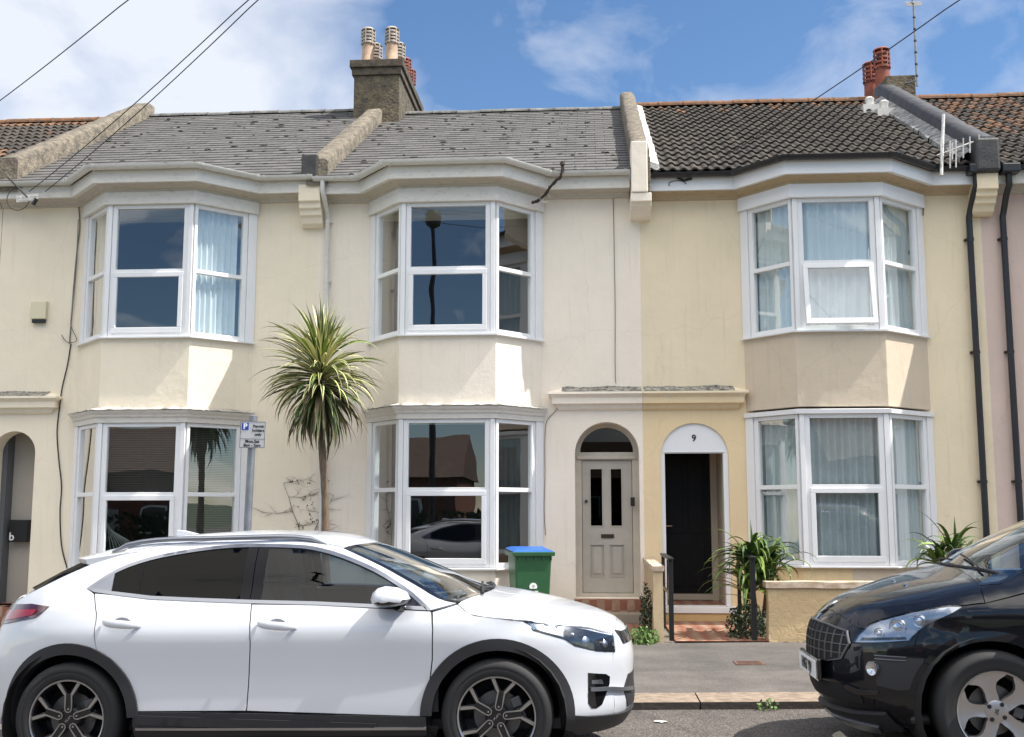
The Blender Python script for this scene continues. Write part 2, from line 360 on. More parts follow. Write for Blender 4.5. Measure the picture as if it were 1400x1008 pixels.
glass('lamp_glass', (.92, .94, .96), 1.6)
mat('ridge_soot', (.05, .048, .045), .8)
mat('cable', (.02, .02, .02), .6)
mat('cable_grey', (.16, .15, .14), .6)
mat('galv', (.30, .31, .33), .45, metal=.6, var=.25, vscale=8)
mat('sign_grey', (.50, .50, .51), .4)
mat('sign_blue', (.02, .06, .35), .4)
mat('sign_black', (.012, .012, .012), .5)
mat('bin_green', (.028, .115, .045), .42, var=.15, vscale=3)
mat('bin_blue', (.02, .11, .42), .4)
mat('sticker', (.78, .78, .78), .5)
mat('box_cream', (.66, .60, .42), .5)
mat('box_black', (.012, .012, .014), .35)

# ------------------------------------------------------------------ ground
def asphalt(name, c1, c2, chip, scale=260, tint=None):
    def ex(m, nt, p, tc, N, L):
        v = N('ShaderNodeTexVoronoi'); v.inputs['Scale'].default_value = scale * .42; L(tc.outputs['Object'], v.inputs[0])
        bw = N('ShaderNodeRGBToBW'); L(v.outputs['Color'], bw.inputs[0])
        r = N('ShaderNodeValToRGB'); e = r.color_ramp.elements; e[0].position = .15; e[0].color = (*c2, 1); e[1].position = .85; e[1].color = (*chip, 1); m_ = e.new(.5); m_.color = (*c1, 1)
        L(bw.outputs[0], r.inputs[0])
        n = N('ShaderNodeTexNoise'); n.inputs['Scale'].default_value = 1.3; n.inputs['Detail'].default_value = 8; n.inputs['Roughness'].default_value = .65; L(tc.outputs['Object'], n.inputs[0])
        mr = N('ShaderNodeMapRange'); mr.inputs[1].default_value = .3; mr.inputs[2].default_value = .7; mr.inputs[3].default_value = .62; mr.inputs[4].default_value = 1.18; L(n.outputs[0], mr.inputs[0])
        cc = N('ShaderNodeCombineColor'); [L(mr.outputs[0], cc.inputs[i]) for i in range(3)]
        c = mixnode(N, L, 1.0, r.outputs[0], cc.outputs[0], 'MULTIPLY')
        n3 = N('ShaderNodeTexNoise'); n3.inputs['Scale'].default_value = 5; n3.inputs['Detail'].default_value = 6; L(tc.outputs['Object'], n3.inputs[0])
        mr3 = N('ShaderNodeMapRange'); mr3.inputs[1].default_value = .62; mr3.inputs[2].default_value = .72; mr3.inputs[3].default_value = 0; mr3.inputs[4].default_value = .35; L(n3.outputs[0], mr3.inputs[0])
        c = mixnode(N, L, mr3.outputs[0], c, tuple(x * .5 for x in c1))
        L(c, p.inputs['Base Color'])
        b = N('ShaderNodeBump'); b.inputs['Strength'].default_value = .6; b.inputs['Distance'].default_value = .006; L(v.outputs['Distance'], b.inputs['Height']); L(b.outputs[0], p.inputs['Normal'])
    return mat(name, c1, .85, extra=ex, spec=.3)
asphalt('road_mat', (.108, .094, .084), (.055, .048, .044), (.22, .195, .175), 300)
asphalt('pave_mat', (.128, .117, .108), (.082, .076, .071), (.19, .176, .163), 420)
asphalt('pave_mat2', (.150, .134, .122), (.103, .094, .087), (.215, .195, .178), 420)
asphalt('yard_mat', (.20, .18, .15), (.12, .11, .095), (.28, .25, .22), 300)
mat('granite', (.34, .26, .19), .8, col2=(.17, .13, .10), vscale=14, bump=.5, bscale=60)
mat('granite_dark', (.045, .038, .034), .9, bump=.6, bscale=30)
mat('grass_far', (.06, .09, .03), .9, var=.4)
YK, YP, YW0 = -6.23, -5.78, -2.3       # kerb face, kerb back, back of the pavement
def sheet(name, x0, x1, y0, y1, dz, m, nx=1, slope=0):
    mb = MB(); 
    for i in range(nx):
        a = x0 + (x1 - x0) * i / nx; b = x0 + (x1 - x0) * (i + 1) / nx
        mb.add([(a, y0, gz(a) + dz), (b, y0, gz(b) + dz), (b, y1, gz(b) + dz + slope), (a, y1, gz(a) + dz + slope)], [(0, 1, 2, 3)])
    o = mb.build(name, m, fix=False); return tag(o, kind='structure')
sheet('ground', -150, 150, -300, 300, -.06, 'grass_far')
sheet('road', -60, 60, -14.0, YK, 0, 'road_mat')
sheet('far_pavement', -60, 60, -17.2, -14.0, .05, 'pave_mat')
sheet('pavement', -60, 60, YP, YW0, .052, 'pave_mat')
sheet('pavement_strip', -60, 60, YP, -4.55, .056, 'pave_mat2')
sheet('forecourt', -60, 60, YW0, 0.0, .052, 'yard_mat')
kb = MB(); x = -14.0; r_ = random.Random(3)
while x < 14:
    w = r_.uniform(.8, 1.15)
    if -.1 < x < .7: w = .92
    a, b = x + .006, x + w - .006; j = r_.uniform(-.004, .004)
    kb.cur = 0
    zs = [gz(a), gz(b)]
    kb.add([(a, YK + j, zs[0] + .012), (b, YK + j, zs[1] + .012), (b, YP, zs[1] + .012), (a, YP, zs[0] + .012), (a, YK + j, zs[0] + .057), (b, YK + j, zs[1] + .057), (b, YP, zs[1] + .058), (a, YP, zs[0] + .058)],
           [(4, 5, 6, 7)]); kb.cur = 1
    kb.add([(a, YK + j - .004, zs[0] - .05), (b, YK + j - .004, zs[1] - .05), (b, YK + j, zs[1] + .057), (a, YK + j, zs[0] + .057), (a, YP, zs[0] - .05), (b, YP, zs[1] - .05), (b, YP, zs[1] + .058), (a, YP, zs[0] + .058)], [(0, 1, 2, 3), (0, 3, 7, 4), (1, 5, 6, 2)])
    x += w
tag(kb.build('kerb', ['granite', 'granite_dark'], fix=False), kind='structure')
sheet('kerb_bed', -14, 14, YK + .002, YP, .03, 'granite_dark')

# ------------------------------------------------------------------ roofs
def slate_roof(x0, x1, y0, z0, y1, z1, mb, moss, seed):
    r = random.Random(seed); L = math.hypot(y1 - y0, z1 - z0); sy, sz = (y1 - y0) / L, (z1 - z0) / L; ny, nz = -sz, sy
    g = .19; n = int(L / g)
    def pt(x, t, h): return (x, y0 + sy * t + ny * h, z0 + sz * t + nz * h)
    for i in range(n + 1):
        x = x0 - (.15 if i % 2 else 0) - r.uniform(0, .01)
        t0 = i * g; t1 = min(t0 + g * 1.35, L)
        while x < x1:
            w = .30; a, b = max(x + .0025, x0), min(x + w - .0025, x1); x += w
            if b - a < .02: continue
            h0 = .014 + r.uniform(0, .002); h1 = .002; k = r.uniform(-.0015, .0015); mb.a = r.random()
            mb.cur = 0
            mb.add([pt(a, t0 + k, h0), pt(b, t0 + k + r.uniform(-.001, .001), h0 + r.uniform(-.001, .0015)), pt(b, t1, h1), pt(a, t1, h1), pt(a, t0 + k, h0 - .007), pt(b, t0 + k, h0 - .007)], [(0, 1, 2, 3), (4, 5, 1, 0)])
    mb.a = .3; mb.add([pt(x0, 0, -.004), pt(x1, 0, -.004), pt(x1, L, -.004), pt(x0, L, -.004)], [(0, 1, 2, 3)])
    for k in range(moss):
        t = g * r.randint(0, n - 1) + r.uniform(-.01, .05); x = r.uniform(x0 + .1, x1 - .1); blob(mb, Vector(pt(x, t, .014)), Vector((1, 0, 0)), Vector((0, sy, sz)), Vector((0, ny, nz)), r.uniform(.02, .075), r.uniform(.012, .03), r.uniform(.006, .02), r)
def blob(mb, c, ux, uy, un, rx, ry, rh, r, cur=1):
    mb.cur = cur; n = 9; vs = [c + un * rh]; 
    for ring, f, h in ((0, .6, .8), (1, 1.0, 0)):
        for k in range(n):
            a = 2 * math.pi * k / n; q = f * r.uniform(.75, 1.2); vs.append(c + ux * (rx * q * math.cos(a)) + uy * (ry * q * math.sin(a)) + un * (rh * h))
    fs = [(0, 1 + k, 1 + (k + 1) % n) for k in range(n)] + [(1 + k, 1 + n + k, 1 + n + (k + 1) % n, 1 + (k + 1) % n) for k in range(n)]
    mb.add(vs, fs); mb.cur = 0
def tile_roof(x0, x1, y0, z0, y1, z1, mb, seed, orange=None):
    r = random.Random(seed); L = math.hypot(y1 - y0, z1 - z0); sy, sz = (y1 - y0) / L, (z1 - z0) / L; ny, nz = -sz, sy
    rows = 15; g = L / rows; pw = .152; k8 = 8
    def pt(x, t, h): return (x, y0 + sy * t + ny * h, z0 + sz * t + nz * h)
    def wv(u): return .030 * max(0, math.sin(math.pi * min(1, u / .62))) ** .8 if u < .62 else -.006 * math.sin(math.pi * (u - .62) / .38)
    for i in range(rows):
        nt = int((x1 - x0) / (pw)) + 1
        for j in range(nt):
            xa = x0 + j * pw; dz = r.uniform(-.004, .004); mb.a = r.random(); dt = r.uniform(-.006, .006)
            mb.cur = 2 if (orange and orange(xa, i / rows, r)) else 0
            top = []; bot = []; edge = []
            for q in range(k8 + 1):
                xx = xa + pw * q / k8
                if xx > x1: xx = x1
                h = wv(q / k8)
                bot.append(pt(xx, i * g - .01 + dt, h + .040 + dz)); top.append(pt(xx, (i + 1) * g + .02, h + .006)); edge.append(pt(xx, i * g - .01 + dt, h * .9 + .016 + dz))
            m = k8 + 1; fs = [(q, q + 1, m + q + 1, m + q) for q in range(k8)] + [(2 * m + q, 2 * m + q + 1, q + 1, q) for q in range(k8)]
            mb.add(bot + top + edge, fs)
    mb.cur = 0; mb.add([pt(x0, 0, -.004), pt(x1, 0, -.004), pt(x1, L, -.004), pt(x0, L, -.004)], [(0, 1, 2, 3)])
def ridge_tiles(x0, x1, y, z, seed, rad=.10, h=.09):
    mb = MB(); r = random.Random(seed); x = x0
    while x < x1 - .02:
        w = min(.45, x1 - x); a, b = x + .004, x + w; dz = r.uniform(-.006, .006); n = 8; vs = []
        for xx, rr in ((a, 1.0), (b - .03, .97), (b, 1.06)):
            for k in range(n + 1):
                t = math.pi * k / n; vs.append((xx, y - rad * rr * math.cos(t), z + dz + h * rr * math.sin(t) - .02))
        m = n + 1; fs = [(i * m + k, i * m + k + 1, (i + 1) * m + k + 1, (i + 1) * m + k) for i in range(2) for k in range(n)] + [tuple(range(m)), tuple(range(2 * m, 3 * m))]
        mb.a = r.random(); mb.add(vs, fs); x += w
    return mb

# ------------------------------------------------------------------ houses
RY, RZ = 4.3, 8.93
BAYP = -.65
class F:                                # one vertical facet of a bay; u along it, n outwards
    def __init__(s, P, Q):
        s.P = Vector((P[0], P[1], 0)); d = Vector((Q[0] - P[0], Q[1] - P[1], 0)); s.L = d.length; s.u = d / s.L; s.n = Vector((s.u.y, -s.u.x, 0))
        s.M = Matrix(((s.u.x, -s.n.x, 0, s.P.x), (s.u.y, -s.n.y, 0, s.P.y), (0, 0, 1, 0), (0, 0, 0, 1)))   # local (u, -n, z)
    def box(s, mb, u0, u1, n0, n1, z0, z1): mb.box(u0, u1, -n1, -n0, z0, z1, s.M)
    def p(s, u, n, z): return s.P + s.u * u + s.n * n + Vector((0, 0, z))
def pane_q(mb, f, u0, u1, z0, z1, n=-.035): mb.add([f.p(u0, n, z0), f.p(u1, n, z0), f.p(u1, n, z1), f.p(u0, n, z1)], [(0, 1, 2, 3)])
def curtain(mb, f, u0, u1, z0, z1, n=-.115, amp=.022, pitch=.085, seed=1, gather=0, top=0):
    r = random.Random(seed); nx = int((u1 - u0) / .008); nz = 10; ph = [r.uniform(0, 6) for _ in range(4)]; vs = []; fs = []
    for j in range(nz + 1):
        t = j / nz
        for i in range(nx + 1):
            u = u0 + (u1 - u0) * i / nx; du = (u - u0)
            g = 1 - gather * (1 - t) * (.5 - .5 * math.cos(2 * math.pi * i / nx))
            w = math.sin(2 * math.pi * du / pitch + ph[0] + 1.1 * math.sin(du * 7 + ph[1]) + .35 * math.sin(t * 3 + ph[3])) + .45 * math.sin(2 * math.pi * du / (pitch * 2.3) + ph[2] + t)
            vs.append(f.p(u0 + (u - u0) * g, n + amp * w * (.5 + .5 * min(1, (1 - t) * 3 + .4)), z0 + (z1 - z0) * t))
    m = nx + 1
    for j in range(nz):
        for i in range(nx): fs.append((j * m + i, j * m + i + 1, (j + 1) * m + i + 1, (j + 1) * m + i))
    mb.add(vs, fs)
def bay_window(house, plan, z0, z1, zt, fm, board=.13, opened=False, curtains=None, blind=False, seed=1):
    fs = [F(plan[i], plan[i + 1]) for i in range(3)]
    fr = MB(); gl = MB(); sa = MB(); s2 = MB()
    for i, f in enumerate(fs):
        L = f.L
        if i == 1: a, b = .145, L - .145
        elif i == 0: a, b = board + .075, L - .055
        else: a, b = .055, L - board - .075
        # posts
        def post(u0, u1, n0=-.075, n1=.0): f.box(fr, u0, u1, n0, n1, z0, z1)
        if i == 1:
            post(.012, .075, -.08, .018); post(L - .075, L - .012, -.08, .018); post(.078, a); post(L - a + .0, L - .078)
        elif i == 0:
            post(0, board, -.08, .02); post(board + .004, a); post(b, L - .012)
        else:
            post(L - board, L, -.08, .02); post(b, L - board - .004); post(.012, a)
        f.box(fr, a, b, -.075, -.001, z1 - .05, z1); f.box(fr, a, b, -.075, -.001, z0, z0 + .055)
        f.box(fr, a, b, -.072, .004, zt - .028, zt + .028)
        pane_q(gl, f, a, b, zt + .028, z1 - .05)
        if i == 1:
            za, zb = z0 + .056, zt - .03
            # casement sash, hinged at its top
            M = f.M.copy(); ang = R(9) if opened else 0
            T = Matrix.Translation((0, 0, zb)) @ Matrix.Rotation(-ang, 4, 'X') @ Matrix.Translation((0, 0, -zb))
            MM = M @ T; w = .062; e0, e1 = a - .022, b + .022
            y0_, y1_ = -.022, .03
            sa.box(e0, e1, y0_, y1_, zb - w + .01, zb + .014, MM); sa.box(e0, e1, y0_, y1_, za - .012, za + w, MM)
            sa.box(e0, e0 + w, y0_, y1_, za + w + .0005, zb - w + .0095, MM); sa.box(e1 - w, e1, y0_, y1_, za + w + .0005, zb - w + .0095, MM)
            s2.add([(e0 + w, 0, za + w), (e1 - w, 0, za + w), (e1 - w, 0, zb - w + .01), (e0 + w, 0, zb - w + .01)], [(0, 1, 2, 3)], MM)
        else: pane_q(gl, f, a, b, z0 + .055, zt - .028)
    win = fr.build('window', fm, house, bevel=.004)
    gl.build('pane', 'pane', win, fix=False)
    so = sa.build('sash', fm, win, bevel=.005); s2.add([], []);
    g2 = s2.build('sash_pane', 'pane', win, fix=False)
    # sill board
    sb = MB(); sb.sweep(plan, [(-.06, z0 - .002), (.055, z0 - .006), (.055, z0 - .034), (-.06, z0 - .04)]); sb.build('sill', fm, win, bevel=.004)
    cols = {}
    for c in curtains or []:
        i, a, b, mt = c[:4]; kw = c[4] if len(c) > 4 else {}
        mb = cols.setdefault(mt, MB()); f = fs[i]; curtain(mb, f, f.L * a, f.L * b, z0 + .02, z1 - .02, seed=seed + int(a * 10) + i * 7, **kw)
    for mt, mb in cols.items(): mb.build('curtain', mt, win, smooth=80)
    if blind:
        mb = MB(); r = random.Random(5)
        for i, lo in ((1, zt - .02), (2, z0 + .03)):
            f = fs[i]; z = z1 - .05; 
            while z > lo:
                f.box(mb, .03, f.L - .03, -.135, -.112, z - .0015, z + .003); z -= .024
        f = fs[1]
        for k in range(9):        # slats that have dropped at one end
            a = R(28 + k * 7); p = f.p(.12 + k * .012, -.12, z0 + .06 + k * .02); q = p + f.u * (.6 * math.cos(a) * (1 - k * .03)) + Vector((0, 0, -.0)) ; 
            p2 = f.p(.14, -.12, zt - .35 - k * .012); q2 = f.p(.25 + .075 * k, -.12, z0 + .09 + .012 * k)
            mb.tube([p2, q2], .006, 5)
        mb.build('blind', 'blind', win)
    return win
def house(name, label, xL, xR, b, floors, mt, door_x, eave, roof, gut, door_fn, opts):
    h = thing(name, label, 'house', ((xL + xR) / 2, 0, gz((xL + xR) / 2)), 'terraced houses')
    b0, b1, b2, b3 = b; pl = [(b0, 0), (b1, BAYP), (b2, BAYP), (b3, 0)]
    (u0, ut, u1), (l0, lt, l1) = floors
    dx0, dx1, dtop, dbot = door_x
    zg = min(gz(xL), gz(xR)) - .15
    # front wall: the arch and the bay left open
    arch = []; rad = (dx1 - dx0) / 2; cx = (dx0 + dx1) / 2; zs = dtop - rad * .98
    for k in range(21): a = math.pi * k / 20; arch.append((cx + rad * math.cos(a), zs + rad * .98 * math.sin(a)))
    arch = [(dx1, dbot)] + arch + [(dx0, dbot)]
    i_ = .06
    holes = [arch, [(b0 + i_, u0), (b3 - i_, u0), (b3 - i_, u1), (b0 + i_, u1)], [(b0 + i_, l0), (b3 - i_, l0), (b3 - i_, l1), (b0 + i_, l1)]]
    w = MB(); slab(w, [(xL, zg), (xR, zg), (xR, eave - .02), (xL, eave - .02)], holes, 0, .28)
    wall = w.build('wall', mt[0], h)
    # shell behind it
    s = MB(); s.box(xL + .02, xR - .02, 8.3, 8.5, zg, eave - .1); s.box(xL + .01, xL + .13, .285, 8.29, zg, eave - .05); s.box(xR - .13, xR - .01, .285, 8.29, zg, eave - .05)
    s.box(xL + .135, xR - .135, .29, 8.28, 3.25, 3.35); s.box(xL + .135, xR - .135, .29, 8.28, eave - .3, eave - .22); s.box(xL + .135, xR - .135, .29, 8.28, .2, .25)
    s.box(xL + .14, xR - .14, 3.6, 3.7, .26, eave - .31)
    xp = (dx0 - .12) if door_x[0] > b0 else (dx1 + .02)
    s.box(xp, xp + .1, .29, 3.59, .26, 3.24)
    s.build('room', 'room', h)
    # bay masonry: dado between the windows, base below, solid cheeks
    bm_ = MB(); plw = [(b0, .05)] + [(b1, BAYP), (b2, BAYP)] + [(b3, .05)]
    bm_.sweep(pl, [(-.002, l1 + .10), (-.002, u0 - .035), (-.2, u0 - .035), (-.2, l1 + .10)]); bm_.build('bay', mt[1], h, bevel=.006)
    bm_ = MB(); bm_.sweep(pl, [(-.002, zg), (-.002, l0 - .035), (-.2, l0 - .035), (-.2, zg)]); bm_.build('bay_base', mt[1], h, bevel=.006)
    # ledge and cornice over the ground floor window
    c = MB(); big = opts.get('ledge', True)
    if big:
        c.sweep(pl, [(-.19, l1 + .003), (.03, l1 + .003), (.035, l1 + .07), (.06, l1 + .085), (.065, l1 + .11), (.10, l1 + .14), (.115, l1 + .168), (-.19, l1 + .172)])
        c.build('cornice', opts.get('corn', 'white_wood'), h, bevel=.003)
        c = MB(); r = random.Random(int(b0 * 50)); P = offs(pl, .128); Q = offs(pl, -.02); vs = []; fs = []; n = 0
        for i in range(3):
            for k in range(26):
                t = k / 25; vs.append((P[i][0] + (P[i + 1][0] - P[i][0]) * t, P[i][1] + (P[i + 1][1] - P[i][1]) * t, l1 + .172 + r.uniform(-.006, .012)))
                vs.append((Q[i][0] + (Q[i + 1][0] - Q[i][0]) * t, Q[i][1] + (Q[i + 1][1] - Q[i][1]) * t, l1 + .222 + r.uniform(-.006, .006)))
                vs.append((vs[-2][0], vs[-2][1], l1 + .174))
                n += 1
        fs = [(3 * i, 3 * i + 3, 3 * i + 4, 3 * i + 1) for i in range(n - 1)] + [(3 * i, 3 * i + 2, 3 * i + 5, 3 * i + 3) for i in range(n - 1)]
        c.add(vs, fs); c.build('flashing', 'pale_flash', h)
    else:
        c.sweep(pl, [(-.19, l1 + .003), (.045, l1 + .003), (.05, l1 + .06), (-.19, l1 + .10)]); c.build('cornice', 'upvc', h, bevel=.003)
    # eaves
    full = [(xL + opts.get('gl', .14), 0)] + pl + [(xR - opts.get('gr', .14), 0)]
    e = eave
    m = MB(); m.sweep(full, [(0, e - .30), (.045, e - .30), (.05, e - .265), (.085, e - .255), (.09, e - .235), (.15, e - .21), (.185, e - .215), (.235, e - .215), (.235, e - .19), (0, e - .19)]); m.build('eaves_moulding', opts.get('mould', 'moulding_old'), h, bevel=.002)
    m = MB(); m.sweep(full, [(.0, e - .188), (.255, e - .225), (.262, e - .225), (.262, e - .04), (.0, e - .035)]); m.build('fascia', opts.get('fascia', 'white_wood'), h, bevel=.003)
    m = MB(); bp = [(b0 - .02, .0), (b1, BAYP), (b2, BAYP), (b3 + .02, 0)]
    m.sweep(pl, [(-.19, u1 + .002), (.055, u1 + .002), (.06, u1 + .01), (.06, e - .302), (-.19, e - .302)]); m.build('frieze', opts.get('frieze', 'white_wood'), h, bevel=.003)
    # bay top closes under the roof
    # gutter
    g = MB(); prof = []
    for k in range(9): a = math.pi * k / 8; prof.append((.33 - .06 * math.cos(a), e + .0 - .062 * math.sin(a)))
    prof2 = [(.33 + .056 * math.cos(math.pi * k / 8), e - .058 * math.sin(math.pi * k / 8)) for k in range(9)]
    g.sweep(full, prof + prof2)
    fo = offs(full, .33)
    for i in range(5):                    # joints and brackets
        A = Vector((*fo[i], 0)); B = Vector((*fo[i + 1], 0)); L = (B - A).length; k = max(1, int(L / .8)); d = (B - A) / L; nn = Vector((d.y, -d.x, 0))
        for j in range(k + 1):
            c0 = A + d * min(max(.06, L * j / max(k, 1)), L - .06); vs = []; m9 = 9
            for t in (-.02, .02):
                for q in range(m9): a = math.pi * q / 8; vs.append(c0 + d * t + nn * (-.066 * math.cos(a)) + Vector((0, 0, e + .004 - .07 * math.sin(a))))
            g.add(vs, [(q, q + 1, m9 + q + 1, m9 + q) for q in range(8)] + [tuple(range(9)), tuple(range(9, 18))])
    g.build('gutter', gut, h, smooth=40)
    # roof
    rb = MB(); y0, z0 = -.34, e + .012; RZ = opts.get('rz', 8.93)
    if roof == 'slate': slate_roof(xL + .1, xR - .1, y0, z0, RY, RZ, rb, opts.get('moss', 90), int(xL * 10) + 100)
    else: tile_roof(xL + .1, xR - .1, y0, z0, RY, RZ, rb, int(xL * 10) + 200, opts.get('orange'))
    P = offs(full, .345)
    ym = .2; zm = z0 + .02
    rb.a = .4
    rb.add([(P[1][0], P[1][1], z0 + .002), (P[2][0], P[2][1], z0 + .002), (P[3][0], P[3][1], z0 + .002), (P[4][0], P[4][1], z0 + .002), (b3 - .15, ym, zm), (b0 + .15, ym, zm)], [(0, 1, 5), (1, 2, 4, 5), (2, 3, 4)])
    rb.add([(xL + .1, RY, RZ), (xR - .1, RY, RZ), (xR - .1, 8.7, RZ - 2.6), (xL + .1, 8.7, RZ - 2.6)], [(0, 1, 2, 3)])
    ro = rb.build('roof', [('slate' if roof == 'slate' else 'pantile'), 'moss', 'pantile_orange'], h, fix=False)
    if roof != 'slate':
        for pz in ro.data.polygons: pz.use_smooth = False
    rt = ridge_tiles(xL + .12, xR - .12, RY, RZ + (.0 if roof == 'slate' else .035), 5, .10, .075 if roof == 'slate' else .10); rt.build('ridge', 'ridge_grey' if roof == 'slate' else 'ridge_rust', h)
    bay_window(h, pl, l0, l1, lt, opts.get('frame_low', 'upvc'), curtains=opts.get('cl'), blind=opts.get('blind'), seed=3)
    bay_window(h, pl, u0, u1, ut, opts.get('frame_up', 'upvc'), opened=opts.get('opened'), curtains=opts.get('cu'), seed=9)
    door_fn(h, dx0, dx1, dtop, dbot, zs, rad)
    return h
def door_panelled(h, x0, x1, top, bot, zs, rad):
    y = .26; cx = (x0 + x1) / 2
    fr = MB(); hx = rad; 
    # frame with fanlight, filling the arch
    slope = [(cx + (hx + .02) * math.cos(math.pi * k / 20), zs + (hx + .02) * math.sin(math.pi * k / 20)) for k in range(21)]
    outer = [(x1 + .02, bot)] + slope + [(x0 - .02, bot)]
    zt = zs - .02
    ih = hx - .07
    fan = [(cx + ih * math.cos(math.pi * k / 16), zs + .03 + (ih - .0) * .93 * math.sin(math.pi * k / 16)) for k in range(17)]
    dl = [(x0 + .09, bot + .05), (x1 - .09, bot + .05), (x1 - .09, zt - .06), (x0 + .09, zt - .06)]
    slab(fr, outer, [fan, dl], y, y + .08); fr.box(x0 + .03, x1 - .03, y - .03, y - .001, zt - .045, zt - .005)
    d = fr.build('door', 'frame_cream', h, bevel=.004)
    lf = MB(); a, b = x0 + .095, x1 - .095; z0, z1 = bot + .055, zt - .065; W = b - a; yy = y + .02
    g1 = [(a + W * .17, z0 + .915), (a + W * .40, z0 + .915), (a + W * .40, z1 - .12), (a + W * .17, z1 - .12)]
    g2 = [(a + W * .58, z0 + .915), (a + W * .79, z0 + .915), (a + W * .79, z1 - .12), (a + W * .58, z1 - .12)]
    p1 = [(a + W * .17, z0 + .23), (a + W * .42, z0 + .23), (a + W * .42, z0 + .65), (a + W * .17, z0 + .65)]
    p2 = [(a + W * .56, z0 + .23), (a + W * .82, z0 + .23), (a + W * .82, z0 + .65), (a + W * .56, z0 + .65)]
    slab(lf, [(a, z0), (b, z0), (b, z1), (a, z1)], [g1, g2, p1, p2], yy, yy + .045)
    for p in (p1, p2):
        x_0, z_0 = p[0]; x_1, z_1 = p[2]; lf.box(x_0 + .001, x_1 - .001, yy + .014, yy + .03, z_0, z_1); lf.box(x_0 + .03, x_1 - .03, yy + .004, yy + .0135, z_0 + .03, z_1 - .03)
    for p in (g1, g2, p1, p2):
        x_0, z_0 = p[0]; x_1, z_1 = p[2]; t = .014
        for q in ((x_0 - t, x_1 + t, z_0 - t, z_0), (x_0 - t, x_1 + t, z_1, z_1 + t), (x_0 - t, x_0, z_0 + .0005, z_1 - .0005), (x_1, x_1 + t, z_0 + .0005, z_1 - .0005)): lf.box(q[0], q[1], yy - .008, yy - .0005, q[2], q[3])
    leaf = lf.build('door_leaf', 'door_grey', d, bevel=.003)
    g = MB()
    for p in (g1, g2): g.box(p[0][0], p[2][0], yy + .02, yy + .026, p[0][1], p[2][1])
    g.prism(fan, y + .03, y + .036); g.build('door_pane', 'pane_door', d)
    k = MB(); k.box(a + W * .37, a + W * .63, yy - .014, yy - .001, z0 + .745, z0 + .80); k.build('letter_slot', 'brass_dark', d, bevel=.004)
    k = MB(); k.lathe([(0, -.03), (.02, -.03), (.022, -.015), (.012, 0)], n=12, M=Matrix.Translation((a + W * .08, yy, z0 + 1.25)) @ Matrix.Rotation(-math.pi / 2, 4, 'X').inverted() @ Matrix.Scale(-1, 4, (0, 0, 1))); k.build('lock', 'brass_dark', d, smooth=30)
    # tiled threshold
    s = MB(); s.box(x0 - .02, x1 + .02, -.05, y - .001, gz(cx) - .1, bot - .002); s.build('step', 'path_tile', h, bevel=.01)
    s = MB(); s.box(x0 - .05, x1 + .05, -.36, -.052, gz(cx) - .1, bot - .17); s.build('step', 'render_grey', h, bevel=.01)
    return d
def tilemat():
    def ex(m, nt, p, tc, N, L):
        mp = N('ShaderNodeMapping'); mp.inputs['Rotation'].default_value = (0, 0, R(45)); L(tc.outputs['Object'], mp.inputs[0])
        c = N('ShaderNodeTexChecker'); c.inputs['Scale'].default_value = 7.0; c.inputs[1].default_value = (.24, .08, .05, 1); c.inputs[2].default_value = (.36, .25, .18, 1); L(mp.outputs[0], c.inputs[0])
        n = N('ShaderNodeTexNoise'); n.inputs['Scale'].default_value = 6; n.inputs['Detail'].default_value = 6; L(tc.outputs['Object'], n.inputs[0])
        mr = N('ShaderNodeMapRange'); mr.inputs[1].default_value = .42; mr.inputs[2].default_value = .62; mr.inputs[3].default_value = .0; mr.inputs[4].default_value = .75; L(n.outputs[0], mr.inputs[0])
        L(mixnode(N, L, mr.outputs[0], c.outputs[0], (.24, .11, .07)), p.inputs['Base Color'])
    mat('path_tile', (.4, .15, .1), .6, extra=ex)
tilemat()
mat('coping_pink', (.68, .56, .44), .8, col2=(.42, .30, .20), vscale=7, bump=.5, bscale=25)
mat('rust', (.16, .085, .06), .8, col2=(.09, .05, .04), vscale=20)
render_wall('divider', (.56,.43,.27), dirt=1.0, bs=.8)
